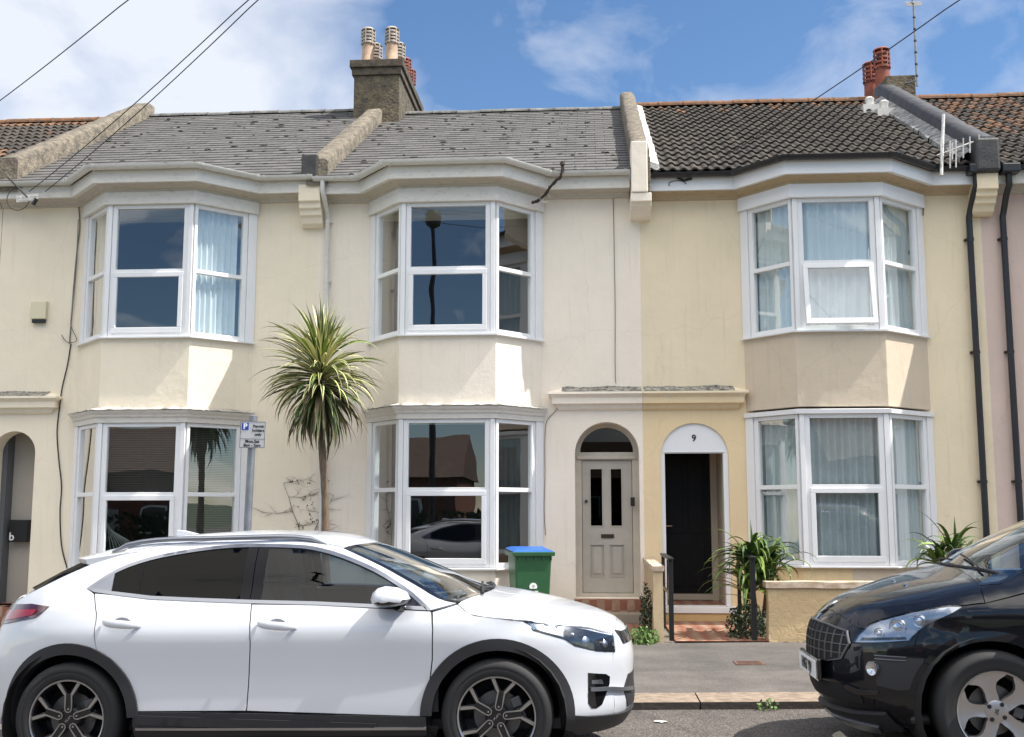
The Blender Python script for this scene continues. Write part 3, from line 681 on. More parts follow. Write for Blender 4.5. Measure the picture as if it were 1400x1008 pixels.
def door_recessed(h, x0, x1, top, bot, zs, rad):       # white arched frame, open lobby, black inner door
    cx = (x0 + x1) / 2; fr = MB(); ix0, ix1 = x0 + .058, x1 - .072; iz = 2.395
    arc = [(cx + rad * math.cos(math.pi * k / 20), zs + rad * .98 * math.sin(math.pi * k / 20)) for k in range(21)]
    slab(fr, [(x1, .345)] + arc + [(x0, .345)], [[(ix0, .35), (ix1, .35), (ix1, iz), (ix0, iz)]], .03, .11)
    fr.box(ix0 - .02, ix1 + .02, .018, .028, iz + .012, iz + .03)
    d = fr.build('door', 'upvc', h, bevel=.004)
    t = MB(); text_into(t, '9', .125, Matrix.Translation((cx - .0, .026, 2.60)) @ FRONT, .003, bold=.002); t.build('house_number', 'sign_black', d)
    s = MB(); s.box(x0 - .04, x1 + .05, -.05, .115, .255, .343); s.build('threshold', 'upvc', d, bevel=.006)
    s = MB(); s.box(x0 - .02, x1 + .04, -.03, .25, 0, .253); s.build('step', 'wall_ochre', h, bevel=.01)
    b = MB(); b.box(ix0 - .01, 1.70, 1.02, 1.07, .44, 2.52); 
    for i in range(2):
        for j, (a_, c_) in enumerate(((.1, .7), (.85, 1.95))): b.box(ix0 + .09 + i * .3, ix0 + .31 + i * .3, 1.008, 1.019, .44 + a_, .44 + c_)
    lf = b.build('door_leaf', 'black_door', d, bevel=.004)
    k = MB(); k.box(ix0 + .025, ix0 + .05, .985, 1.007, 1.30, 1.50); k.tube([(ix0 + .037, .95, 1.40), (ix0 + .15, .95, 1.40)], .009, 6); k.tube([(ix0 + .037, 1.0, 1.40), (ix0 + .037, .95, 1.40)], .009, 6); k.build('handle', 'steel', lf)
    w = MB(); w.box(1.705, 1.83, .98, 1.1, .345, 2.6); w.box(ix0 - .1, 1.704, .99, 1.1, .352, .436); w.box(ix1 + .01, ix1 + .12, .285, .979, .345, 2.7); w.box(x0 - .09, ix0 - .01, .285, 1.1, .345, 2.7); w.box(ix0 - .009, 1.704, 1.0, 1.1, 2.525, 2.7); w.box(x0 - .09, x1 + .1, .286, 1.1, 2.701, 2.8)
    w.build('lobby', 'lobby_wall', h)
    f = MB(); f.box(x0, x1, .116, .99, .2, .345); f.build('lobby_floor', 'path_tile', h)
mat('lobby_wall', (.48, .42, .33), .8)
def door_porch(h, x0, x1, top, bot, zs, rad):
    w = MB(); w.box(x0 - .3, x1 + .2, .48, .58, bot, 3.1); w.box(x1 + .001, x1 + .1, .285, .479, bot, 3.1); w.box(x0 - .1, x0 - .001, .285, .479, bot, 3.1); w.box(x0 - .1, x1 + .1, .286, .47, 3.1, 3.2)
    w.build('porch', 'porch_wall', h)
    s = MB(); s.box(x1 - .07, x1 - .002, .43, .478, bot, 2.5); s.build('door', 'white_wood', h, bevel=.004)
    s = MB(); s.box(x0, x1, -.02, .47, gz(x0) - .1, bot); s.build('step', 'path_tile', h)
mat('porch_wall', (.42, .38, .33), .85, bump=.4)
def canopy(h, xa, xb, la, lb, m):
    pl = ([(xa, .2)] if la else []) + [(xa, 0), (xb, 0)] + ([(xb, .2)] if lb else [])
    c = MB(); c.sweep(pl, [(-.05, 3.30), (.0, 3.30), (.17, 3.235), (.175, 3.205), (.15, 3.19), (.125, 3.165), (.12, 3.16), (.12, 3.075), (.06, 3.06), (.055, 3.02), (.02, 2.99), (-.05, 2.99)]); o = c.build('door_canopy', m, h, bevel=.003)
    g = MB(); r = random.Random(4); n = int((xb - xa) / .012); vs = []
    for k in range(n + 1):
        x = xa + .01 + (xb - xa - .02) * k / n; up = .004 + .02 * max(0, mnoise.noise(Vector((x * 5, 3, 1)))) + .03 * max(0, mnoise.noise(Vector((x * 2.1, 7, 1)))) + r.uniform(0, .008)
        vs += [(x, -.172, 3.2365), (x, -.09 - r.uniform(0, .02), 3.27 + r.uniform(0, .004)), (x, -.006, 3.3045), (x, -.004, 3.305 + up)]
    g.add(vs, [(4 * k + j, 4 * k + 4 + j, 4 * k + 5 + j, 4 * k + 1 + j) for k in range(n) for j in range(3)]); g.build('lichen', 'soot', o, fix=False)
mat('lichen', (.10, .09, .08), .95, col2=(.20, .19, .16), vscale=20)

# plan of the three bays, from the photograph
def bayplan(a, b, c, d): return (atx(a, 0), atx(b, BAYP), atx(c, BAYP), atx(d, 0))
def zfl(head, tr, sill, u): return (atz(sill, BAYP, u), atz(tr, BAYP, u), atz(head, BAYP, u))
PX = [-13.0, -8.4, -3.9, .70, 5.37, 10.0]
bA = bayplan(108, 137, 258, 345); bB = bayplan(505, 545, 678, 741); bC = bayplan(1018, 1089, 1213, 1270)
flB = (zfl(277, 367, 456, 612), zfl(573, 669.5, 776, 612)); flA = (zfl(280.5, 371, 459.5, 198), zfl(578.5, 676, 781, 198)); flC = (zfl(270.5, 358.5, 450.5, 1150), zfl(566, 665.5, 773, 1150))
hA = house('terraced_house', 'cream rendered house behind the parking sign with dark porch and net curtain upstairs', -8.62, PX[2], bA, flA, ('render_a', 'render_a'),
    (-8.56, atx(47, 0, 640), atz(586, 0), .3), 6.33, 'slate', 'gutter_white', door_porch,
    dict(cu=[(2, .06, .74, 'curtain', dict(n=-.13)), (0, .35, .7, 'curtain_grey', {})], blind=True, moss=110, gl=0, gr=.001, rz=9.02))
hB = house('terraced_house', 'cream rendered house in the middle with pale grey panelled door and bare dark windows', PX[2], PX[3], bB, flB, ('render_b', 'render_b'),
    (atx(785, 0), atx(872, 0), atz(578, 0), .44), 6.30, 'slate', 'gutter_white', door_panelled, dict(moss=120, gl=.001))
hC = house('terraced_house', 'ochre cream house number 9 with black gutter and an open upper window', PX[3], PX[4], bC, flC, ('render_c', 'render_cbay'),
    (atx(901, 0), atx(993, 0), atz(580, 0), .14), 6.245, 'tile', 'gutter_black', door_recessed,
    dict(ledge=False, mould='moulding_tan', fascia='upvc', frieze='upvc', opened=True,
         orange=lambda x, t, r: t > .86 and r.random() < (t - .8) * 3,
         cu=[(0, .16, .95, 'curtain', dict(pitch=.12)), (1, .08, .93, 'curtain', dict(gather=.10, pitch=.13)), (2, .03, .9, 'curtain', {})],
         cl=[(0, .16, .95, 'curtain_grey', dict(pitch=.11)), (1, .08, .93, 'curtain_grey', dict(pitch=.10)), (2, .03, .9, 'curtain', {})]))
def shift(b, d): return tuple(x + d for x in b)
bD = shift(bB, PX[4] - PX[2]); bZ = shift(bB, PX[0] - PX[2])
hD = house('terraced_house', 'pink rendered house at the right edge with dark tiled roof patched in orange', PX[4], PX[5], bD, flB, ('render_d', 'render_d'),
    (bD[3] + .7, bD[3] + 1.58, 2.8, .4), 6.245, 'tile', 'gutter_black', door_panelled, dict(mould='moulding_old', orange=lambda x, t, r: (t > .35 and x < 7.4 + (t - .5) * 2 and r.random() < .42) or t > .93 and r.random() < .5))
hZ = house('terraced_house', 'neighbouring house at the left edge of which only rusty red pantiles show', PX[0], -8.63, bZ, flA, ('render_a', 'render_a'),
    (-10.0, -9.1, 2.8, .3), 6.33, 'tile', 'gutter_white', door_porch, dict(orange=lambda x, t, r: r.random() < .05 or t > .92, gr=.001))
canopy(hB, atx(767, 0), PX[3] - .002, True, False, 'render_b'); canopy(hC, PX[3] + .002, atx(1003, 0), False, True, 'render_c')
canopy(hA, -8.7, atx(72, 0), True, True, 'render_a')
# party wall parapets
def zroof(y): return 6.30 + (y + .34) * (RZ - 6.30) / (RY + .34)
def parapet(h, xa, xb, m, front, h0=.24, lift=0, endy=-.38, zb=None, dark=None):
    ys = [endy + (RY + .15 - endy) * k / 22 for k in range(23)]; r = random.Random(int(xa * 9)); vs = []; fs = []
    for y in ys:
        z = zroof(min(y, RY)) + h0 + r.uniform(-.008, .008); zl = zroof(y) - .12
        dx = r.uniform(-.006, .006)
        vs += [(xa, y, zl), (xa + dx, y, z - .05), (xa + .05 + dx, y, z), (xb - .05 + dx, y, z + .004), (xb + dx, y, z - .05), (xb, y, zl)]
    for i in range(22): fs += [(i * 6 + k, i * 6 + k + 1, i * 6 + 7 + k, i * 6 + 6 + k) for k in range(5)]
    fs += [tuple(range(6)), tuple(range(132, 138))]
    mb = MB(); mb.add(vs, fs); o = mb.build('parapet', m, h, smooth=50)
    if dark:
        b = MB(); zt = zroof(endy) + h0 + .03; b.box(xa - .01, xb + .012, endy - .10, endy + .10, zb, zt); b.build('parapet_end', dark, h, bevel=.03)
    return o
def bracket(h, xa, xb, zt, zb, m, top=.34):
    H_ = zt - zb; p = [(0.02, zt), (-top, zt), (-top, zt - H_ * .42), (-top * .86, zt - H_ * .45), (-top * .84, zt - H_ * .58), (-top * .70, zt - H_ * .62), (-top * .66, zt - H_ * .74), (-top * .52, zt - H_ * .78), (-top * .42, zt - H_ * .92), (-top * .2, zb), (0.02, zb)]
    b = MB(); b.prism(p, xa, xb, axis='x'); b.build('corbel', m, h, bevel=.008)
parapet(hA, -8.58, -8.27, 'coping', 0, h0=.38, endy=-.30)
parapet(hB, -4.0, -3.70, 'coping', 0, dark=None, h0=.27, endy=-.33)
b = MB(); b.box(-4.07, -3.84, -.37, -.24, 6.30, zroof(-.3) + .31); b.build('parapet_end', 'bitumen', hB, bevel=.02)
parapet(hB, .58, .83, 'coping', 0, h0=.34)
b = MB(); b.box(.575, .80, -.46, -.04, 5.95, zroof(-.38) + .40); b.build('parapet_end', 'render_b', hB, bevel=.015)
b = MB(); b.box(.802, .84, -.44, -.04, 5.95, zroof(-.38) + .18); b.build('parapet_end', 'coping', hB, bevel=.01)
bracket(hB, .565, .85, 5.948, 5.66, 'render_b', top=.44)
parapet(hC, 5.20, 5.50, 'bitumen', 0, h0=.36)
b = MB(); b.box(5.19, 5.52, -.46, -.02, 6.14, zroof(-.38) + .34); b.build('parapet_end', 'bitumen', hC, bevel=.04)
bracket(hC, 5.22, 5.50, 6.138, 5.62, 'render_c', top=.38)
bracket(hB, atx(403, -.25), atx(433, -.25), 6.21, 5.64, 'render_a', top=.30)
# white mortar flashing beside the parapets
f = MB(); r_ = random.Random(9)
for k in range(24):
    y = -.36 + 4.5 * k / 24; z = zroof(y) + .075
    dz = .19 * (RZ - 6.30) / (RY + .34); e = .955 + r_.uniform(0, .02); f.add([(.83, y, z + .05), (e, y, z + .005), (e, y + .188, z + dz - .0), (.83, y + .188, z + dz + .045), (e + .012, y, z - .09), (e + .012, y + .188, z + dz - .09), (.83, y, z - .05)], [(0, 1, 2, 3), (1, 4, 5, 2), (0, 6, 4, 1)])
f.build('verge_mortar', 'white_paint', hC)
f = MB()
for k in range(24):
    y = -.30 + 4.3 * k / 24; z = zroof(y) + .075
    dz = .19 * (RZ - 6.30) / (RY + .34); e = 5.04 - .05 * mnoise.noise(Vector((k * .5, 0, 0))); f.add([(5.20, y, z + .10), (e, y, z - .01), (e, y + .188, z + dz - .01), (5.20, y + .188, z + dz + .10), (e - .01, y, z - .09), (e - .01, y + .188, z + dz - .09)], [(0, 1, 2, 3), (1, 4, 5, 2)])
f.build('verge_mortar', 'lead', hC)
# chimneys
def pot(parent, x, y, z, m, mc, h=.62, rad=.115, tall=0):
    r = rad; b = MB()
    b.lathe([(r * .5, -.02), (r * 1.12, -.02), (r * 1.12, .04), (r, .06), (r * .93, h * .55 + tall), (r * 1.02, h * .57 + tall), (r * .95, h * .6 + tall), (r * .8, h * .60 + tall), (r * .8, .3)], (x, y, z), 20)
    o = b.build('chimney_pot', m, parent, smooth=35)
    c = MB(); z0 = z + h * .6 + tall
    n = 4; lh = h * .4
    for k in range(n):
        zz = z0 + lh * (k / n); c.lathe([(r * .98, zz + .014 - z), (r * 1.10, zz - z), (r * 1.10, zz + .030 - z), (r * .98, zz + .044 - z), (r * .98, zz + .014 - z)], (x, y, z), 20)
    c.lathe([(r * 1.05, z0 + lh - z), (r * 1.12, z0 + lh + .015 - z), (r * .85, z0 + lh + .05 - z), (0, z0 + lh + .06 - z)], (x, y, z), 20)
    for k in range(6):
        a = math.pi * k / 3 + .3; c.tube([(x + r * 1.05 * math.cos(a), y + r * 1.05 * math.sin(a), z0 - .01), (x + r * 1.05 * math.cos(a), y + r * 1.05 * math.sin(a), z0 + lh + .01)], .016, 6)
    c.lathe([(r * .7, z0 - z - .05), (r * .7, z0 + lh - z)], (x, y, z), 14)
    c.build('chimney_pot', mc, parent, smooth=35)
    return o
YC = 3.58; xa, xb = atx(483.5, YC, 130), atx(546, YC, 130); zt = atz(103, YC, 515); zc = atz(83, YC, 515)
c = MB(); c.box(xa, xb, YC, YC + 2.3, 8.0, zt); ch = c.build('chimney', 'chimney_render', hB, bevel=.012)
c = MB(); c.box(xa - .035, xb + .035, YC - .035, YC + 2.335, zt + .001, zt + (zc - zt) * .5); c.box(xa - .07, xb + .07, YC - .07, YC + 2.37, zt + (zc - zt) * .5 + .001, zc); c.build('chimney_cap', 'brick_dark', ch, bevel=.008)
for px_, py_, yy, mm, mc in ((503, 83, YC + .18, 'terracotta_buff', 'cowl_pale'), (535.5, 83, YC + .18, 'terracotta_buff', 'cowl_pale'), (0, 0, YC + .85, 'terracotta_buff', 'cowl_pale'), (1, 0, YC + .85, 'terracotta_buff', 'cowl_pale'), (1, 0, YC + 1.55, 'terracotta_buff', 'terracotta_red'), (1, 0, YC + 2.1, 'terracotta_red', 'terracotta_red')):
    x = atx(px_, yy, 83) if px_ > 10 else atx((503, 535.5)[px_], YC + .18, 83)
    pot(ch, x, yy, zc, mm, mc, h=.64)
YC2 = 4.2; xa, xb = atx(1212, YC2, 120), atx(1252, YC2, 120); zt = atz(103, YC2, 1230)
c = MB(); c.prism([(YC2, 8.0), (YC2 + 2.0, 8.0), (YC2 + 2.0, zt), (YC2, zt)], xa, xb, axis='x'); c.prism([(xa, zt - .02), (xa - .02, zt - .02), (xa - .30, zt - .55), (xa - .36, 8.6), (xa, 8.6)], YC2 + .3, YC2 + 1.9); ch2 = c.build('chimney', 'chimney_render', hC, bevel=.012)
for yy, xx in ((YC2 + .55, xa + .09), (YC2 + 1.2, xa + .05)):
    pot(ch2, xx, yy, zt - .15, 'terracotta_red', 'terracotta_red', h=.84, rad=.14, tall=.0)
# white capped vents near the ridge
for u, v in ((1197, 163), (1209, 165)):
    x = atx(u, 3.2, 155); z = zroof(3.2); b = MB(); b.lathe([(.075, -.1), (.07, .17), (.08, .19), (.08, .21), (.045, .24), (0, .25)], (x, 3.2 + (.0 if u > 1200 else .35), z + (0 if u > 1200 else .2)), 16); b.box(x - .16, x + .12, 3.0 + .35 * (u < 1200), 3.30 + .35 * (u < 1200), z - .1, z + .04 + .2 * (u < 1200))
    b.build('roof_vent', 'gutter_white', hC, smooth=35)
# downpipes
def pipe(h, pts, r, m, clips=(), shoe=False):
    b = MB(); b.tube(pts, r, 12)
    for z in clips:
        p = Vector(pts[-2]); b.lathe([(r, -.02), (r * 1.15, -.02), (r * 1.15, .02), (r, .02)], (p.x, p.y, z), 12); b.box(p.x - r * 1.5, p.x + r * 1.5, -.05, 0, z - .015, z + .015)
    b.build('downpipe', m, h, smooth=40)
xg = atx(441, -.33, 250); xd = atx(448.5, -.07, 300)
pipe(hB, [(xg, -.33, 6.25), (xg, -.33, 6.12), (xg + .015, -.28, 6.02), (xd - .01, -.13, 5.88), (xd, -.08, 5.80), (xd, -.08, 5.0), (xd, -.08, .2)], .034, 'gutter_white', (5.72, 4.85, 3.4, 1.9))
for hh, ut, ub in ((hC, 1334, 1321), (hD, 1379, 1367)):
    xt = atx(ut, -.33, 240); xd = atx(ub + 3, -.07, 290)
    b = MB(); b.box(xt - .11, xt + .13, -.44, -.25, 6.13, 6.26); b.build('hopper', 'gutter_black', hh, bevel=.02)
    pipe(hh, [(xt, -.33, 6.15), (xt, -.33, 5.98), (xt - .02, -.26, 5.86), (xd + .02, -.10, 5.72), (xd, -.08, 5.60), (xd, -.08, 3.0), (xd, -.08, .2)], .042, 'gutter_black', (5.3, 3.74, 2.0))
# ------------------------------------------------------------------ garden walls, path, rails
p = MB(); p.add([(.93, YW0, .145), (2.1, YW0, .155), (2.1, -.06, .16), (.93, -.06, .15)], [(0, 1, 2, 3)]); tag(p.build('path', 'path_tile', fix=False), kind='structure')
p = MB(); p.add([(-.45, YW0 + .1, .135), (.68, YW0 + .1, .14), (.68, -.37, .15), (-.45, -.37, .15)], [(0, 1, 2, 3)]); tag(p.build('path', 'path_tile', fix=False), kind='structure')
def rough_wall(name, x0, x1, y0, y1, z0, z1, seed, amp=.012, step=.12):
    mb = MB(); r = random.Random(seed); g = lambda p: mnoise.noise(Vector(p) * 4) * amp
    nx = max(2, int((x1 - x0) / step)); ny = max(2, int((y1 - y0) / step)); nz = max(2, int((z1 - z0) / step))
    def face(o, a, b, na, nb, n):
        vs = [];
        for i in range(na + 1):
            for j in range(nb + 1):
                p = Vector(o) + Vector(a) * i / na + Vector(b) * j / nb; p += Vector((mnoise.noise(p * 3.1), mnoise.noise(p * 3.3 + Vector((5, 5, 5))), mnoise.noise(p * 3.2 + Vector((9, 1, 4))))) * amp; vs.append(p)
        mb.add(vs, [(i * (nb + 1) + j, (i + 1) * (nb + 1) + j, (i + 1) * (nb + 1) + j + 1, i * (nb + 1) + j + 1) for i in range(na) for j in range(nb)])
    X, Y, Z = x1 - x0, y1 - y0, z1 - z0
    face((x0, y0, z0), (X, 0, 0), (0, 0, Z), nx, nz, 0); face((x0, y1, z0), (X, 0, 0), (0, 0, Z), nx, nz, 0); face((x0, y0, z0), (0, Y, 0), (0, 0, Z), ny, nz, 0); face((x1, y0, z0), (0, Y, 0), (0, 0, Z), ny, nz, 0); face((x0, y0, z1), (X, 0, 0), (0, Y, 0), nx, ny, 0)
    return mb
def stonemat():
    def ex(m, nt, p, tc, N, L):
        b = N('ShaderNodeTexBrick'); b.inputs['Scale'].default_value = 1; b.inputs['Brick Width'].default_value = .42; b.inputs['Row Height'].default_value = .145; b.inputs['Mortar Size'].default_value = .008; b.inputs['Mortar Smooth'].default_value = .6; b.inputs['Color1'].default_value = (.58, .43, .25, 1); b.inputs['Color2'].default_value = (.55, .40, .225, 1); b.inputs['Mortar'].default_value = (.565, .415, .24, 1)
        mp = N('ShaderNodeMapping'); mp.inputs['Rotation'].default_value = (R(90), 0, 0); L(tc.outputs['Object'], mp.inputs[0])
        nz = N('ShaderNodeTexNoise'); nz.inputs['Scale'].default_value = 7; L(tc.outputs['Object'], nz.inputs[0]); ad = N('ShaderNodeVectorMath'); ad.operation = 'MULTIPLY_ADD'; L(nz.outputs[1], ad.inputs[0]); ad.inputs[1].default_value = (.05,) * 3; L(mp.outputs[0], ad.inputs[2]); L(ad.outputs[0], b.inputs[0])
        n = N('ShaderNodeTexNoise'); n.inputs['Scale'].default_value = 9; n.inputs['Detail'].default_value = 5; n.inputs['Distortion'].default_value = 1.2; L(tc.outputs['Object'], n.inputs[0])
        a = N('ShaderNodeMath'); a.operation = 'MULTIPLY_ADD'; L(b.outputs['Fac'], a.inputs[0]); a.inputs[1].default_value = -.03; L(n.outputs[0], a.inputs[2])
        bp = N('ShaderNodeBump'); bp.inputs['Strength'].default_value = .9; bp.inputs['Distance'].default_value = .02; L(a.outputs[0], bp.inputs['Height']); L(bp.outputs[0], p.inputs['Normal']); L(b.outputs[0], p.inputs['Base Color'])
    mat('ochre_block', (.6, .4, .2), .85, extra=ex, spec=.2)
stonemat()
gw = thing('garden_wall', 'low ochre painted block wall with pale coping in front of the bay of number 9', 'garden wall', (3.6, YW0 + .1, .13))
rough_wall('wall', 1.98, 5.0, YW0, YW0 + .2, .05, .745, 1).build('wall', 'ochre_block', gw, smooth=60)
rough_wall('coping', 1.955, 5.02, YW0 - .03, YW0 + .24, .747, .815, 2, .008).build('coping', 'coping_pink', gw, smooth=60)

dw = thing('garden_wall', 'narrow chipped dividing wall between the two front paths', 'garden wall', (.77, -1.1, .13))
rough_wall('wall', .69, .80, YW0 + .05, -.02, .02, .93, 3, .014, .08).build('wall', 'divider', dw, smooth=60)
rough_wall('coping', .675, .815, YW0 + .03, -.02, .93, .985, 5, .016, .08).build('coping', 'coping_pink', dw, smooth=60)
def rail(lab, x, ztop, y0, y1, zb=.14):
    t = thing('handrail', lab, 'handrail', (x, y0, zb)); b = MB(); b.box(x - .028, x + .028, y0 - .028, y0 + .028, zb, ztop - .03); b.build('post', 'iron', t, bevel=.006)
    b = MB(); b.box(x - .022, x + .022, y1 - .022, y1 + .022, zb, ztop - .02); b.build('post', 'iron', t, bevel=.006)
    b = MB(); b.box(x - .034, x + .034, y0 - .08, y1 + .05, ztop - .029, ztop); b.build('rail', 'iron', t, bevel=.008)
    b = MB(); b.box(x - .012, x + .012, y0 + .03, y1 - .024, zb + .5, zb + .53); b.build('crossbar', 'iron', t)
rail('black iron handrail beside the chipped dividing wall at the open black doorway', atx(917, YW0 + .08, 800), 1.08, YW0 + .08, -.9)
rail('black iron handrail standing among the strap leaves of the doorside plant', atx(1029.5, YW0 + .08, 800), 1.10, YW0 + .08, -1.0)
b = MB(); ux = atx(1024, -4.0, 905); zc_ = gz(ux) + .054; yy = -4.0
for (x0, x1, y0, y1, z) in ((ux - .14, ux + .14, yy - .14, yy + .14, .004),): b.box(x0, x1, y0, y1, zc_ - .05, zc_ + z)
for k in range(6): b.box(ux - .11, ux + .11, yy - .11 + k * .04, yy - .09 + k * .04, zc_ + .0041, zc_ + .007)
tag(b.build('utility_cover', 'rust'), 'small rusty square cover set in the grey pavement', 'utility cover')
# ------------------------------------------------------------------ cars
mat('paint_white', (.56, .575, .61), .35, coat=.8)
mat('paint_black', (.004, .0045, .007), .3, coat=.9, spec=.15)
mat('shell_dark', (.008, .008, .009), .8)
mat('clad', (.022, .022, .025), .55, bump=.15, bscale=300, bdist=.001)
mat('gloss_black', (.006, .006, .007), .08, coat=.5)
mat('pillar_black', (.010, .010, .012), .7, spec=.12)
mat('handle_grey', (.42, .43, .45), .4)
mat('chrome', (.72, .73, .76), .16, metal=1)
mat('satin', (.25, .26, .29), .35, metal=.8)
mat('alu', (.46, .46, .47), .28, metal=.9)
mat('alu_warm', (.44, .42, .41), .34, metal=.85)
mat('rim_black', (.012, .012, .014), .25)
mat('tyre', (.013, .013, .014), .75, bump=.3, bscale=120, bdist=.002)
mat('disc', (.16, .155, .15), .45, metal=.9)
mat('caliper', (.10, .10, .105), .5, metal=.5)
mat('seat_dark', (.018, .019, .024), .8)
mat('seat_pale', (.26, .30, .31), .8)
mat('dash', (.028, .028, .03), .6)
mat('lamp_inner', (.36, .38, .42), .22, metal=.9)
mat('lamp_dark', (.03, .032, .04), .2, metal=.5)
mat('tail_red', (.32, .008, .01), .12, coat=1)
mat('tail_dark', (.06, .008, .012), .12, coat=1)
mat('plate_white', (.76, .77, .76), .4)
mat('spoke_face', (.40, .385, .365), .3, metal=.75)
def pchip(pts):
    xs = [p[0] for p in pts]; ys = [p[1] for p in pts]; n = len(xs)
    h = [xs[i + 1] - xs[i] for i in range(n - 1)]; d = [(ys[i + 1] - ys[i]) / h[i] for i in range(n - 1)]; m = [d[0]] + [0] * (n - 2) + [d[-1]]
    for i in range(1, n - 1):
        if d[i - 1] * d[i] > 0: w1 = 2 * h[i] + h[i - 1]; w2 = h[i] + 2 * h[i - 1]; m[i] = (w1 + w2) / (w1 / d[i - 1] + w2 / d[i])
    def f(x):
        if x <= xs[0]: return ys[0]
        if x >= xs[-1]: return ys[-1]
        i = 0
        while xs[i + 1] < x: i += 1
        t = (x - xs[i]) / h[i]
        return ys[i] * (1 + 2 * t) * (1 - t) ** 2 + h[i] * m[i] * t * (1 - t) ** 2 + ys[i + 1] * t * t * (3 - 2 * t) + h[i] * m[i + 1] * t * t * (t - 1)
    return f
class Car:
    def __init__(s, X, Y, face, prof, wb, wr):
        s.xf, s.xr, s.w, s.nf, s.nr = [pchip(p) for p in prof]; s.zt = prof[2][-1][0]; s.zb = prof[2][0][0]; s.X = X; s.Y = Y; s.face = face; s.wx = wb / 2; s.wr = wr
        s.M = Matrix.Translation((X, Y, gz(X))) @ Matrix.Rotation(-math.atan(.018), 4, 'Y') @ (Matrix.Rotation(math.pi, 4, 'Z') if face < 0 else Matrix.Identity(4))
        s.Mi = s.M.inverted()
    def yf(s, x, z):
        if z > s.zt: return -1
        z = max(z, s.zb)
        a, b = s.xf(z), s.xr(z); c = (a + b) / 2; h = (a - b) / 2; q = abs(x - c) / h if h > 1e-5 else 9
        if q >= 1: return -(q - 1) - .001
        return s.w(z) * math.sqrt(max(0, 1 - q ** (s.nf(z) if x > c else s.nr(z))))
    def zf(s, x, y):
        y = abs(y); z = s.zt
        while z > s.zb and s.yf(x, z) < y: z -= .012
        lo, hi = z, z + .012
        for _ in range(14):
            m = (lo + hi) / 2
            if s.yf(x, m) >= y: lo = m
            else: hi = m
        return lo
    def xff(s, y, z, sg=1):
        z = max(z, s.zb); a, b = s.xf(z), s.xr(z); c = (a + b) / 2; h = (a - b) / 2; w = s.w(z); q = min(.9999, abs(y) / w)
        n = s.nf(z) if sg > 0 else s.nr(z)
        return c + sg * h * (1 - q * q) ** (1 / n)
    def hit(s, u, v):                       # where a line of sight meets the body, in the car's own axes
        d = _cf + _cr * ((u - 700) / FPX) + _cu * ((504 - v) / FPX)
        o = s.Mi @ Vector((0, -CAMD, CAMH)); e = (s.Mi.to_3x3() @ d)
        t = (abs(o.y) - 1.0) / abs(e.y); best = None; bt = 9
        while t < (abs(o.y) + 1.0) / abs(e.y):
            p = o + e * t; g = abs(p.y) - s.yf(p.x, p.z)
            if g < 0 and p.z > s.zb:
                lo, hi = t - .01, t
                for _ in range(12):
                    m = (lo + hi) / 2; p = o + e * m
                    if abs(p.y) - s.yf(p.x, p.z) < 0: hi = m
                    else: lo = m
                return o + e * hi
            if g < bt: bt = g; best = p
            t += .01
        return best
    def sp(s, pts): return [(lambda p: (p.x, p.z))(s.hit(*q)) if len(q) == 2 else q[:2] for q in pts]
    def fp(s, pts): return [(lambda p: (p.y, p.z))(s.hit(*q)) for q in pts]
    def patch(s, mb, view, poly, off=0, depth=.012, sg=1, step=.045, holes=(), mir=False):
        V, Fc, B = cdt(poly, holes, step)
        def P(a, b):
            if view == 'side': return Vector((a, sg * max(0, s.yf(a, b)), b))
            if view == 'top': return Vector((a, b, s.zf(a, b)))
            return Vector((s.xff(a, b, sg), a, b))
        pos = []; nor = []
        e = .006
        for a, b in V:
            p = P(a, b); du = P(a + e, b) - P(a - e, b); dv = P(a, b + e) - P(a, b - e); n = du.cross(dv)
            n = n.normalized() if n.length > 1e-9 else Vector((0, 0, 1))
            ref = Vector((0, sg, 0)) if view == 'side' else (Vector((0, 0, 1)) if view == 'top' else Vector((sg, 0, 0)))
            if n.dot(ref) < 0: n = -n
            pos.append(p); nor.append(n)
        N_ = len(V); vs = [p + n * off for p, n in zip(pos, nor)]; fs = []
        for f in Fc:
            q = (vs[f[1]] - vs[f[0]]).cross(vs[f[2]] - vs[f[0]]); fs.append(tuple(f) if q.dot(nor[f[0]]) > 0 else tuple(reversed(f)))
        if depth:
            idx = {}; 
            for a, b in B:
                for i in (a, b):
                    if i not in idx: idx[i] = len(vs); vs.append(pos[i] + nor[i] * (off - depth))
                fs.append((a, b, idx[b], idx[a]))
        mb.add(vs, fs)
    def both(s, name, m, parent, poly, off=0, depth=.012, step=.045, holes=(), smooth=50, sides=(1, -1)):
        out = []
        for sg in sides:
            mb = MB(); s.patch(mb, 'side', poly, off, depth, sg, step, holes); out.append(mb.build(name, m, parent, smooth=smooth, local=True, fix=False))
        return out
    def one(s, name, m, parent, view, poly, off=0, depth=.012, sg=1, step=.05, holes=(), smooth=50):
        mb = MB(); s.patch(mb, view, poly, off, depth, sg, step, holes); return mb.build(name, m, parent, smooth=smooth, local=True, fix=False)
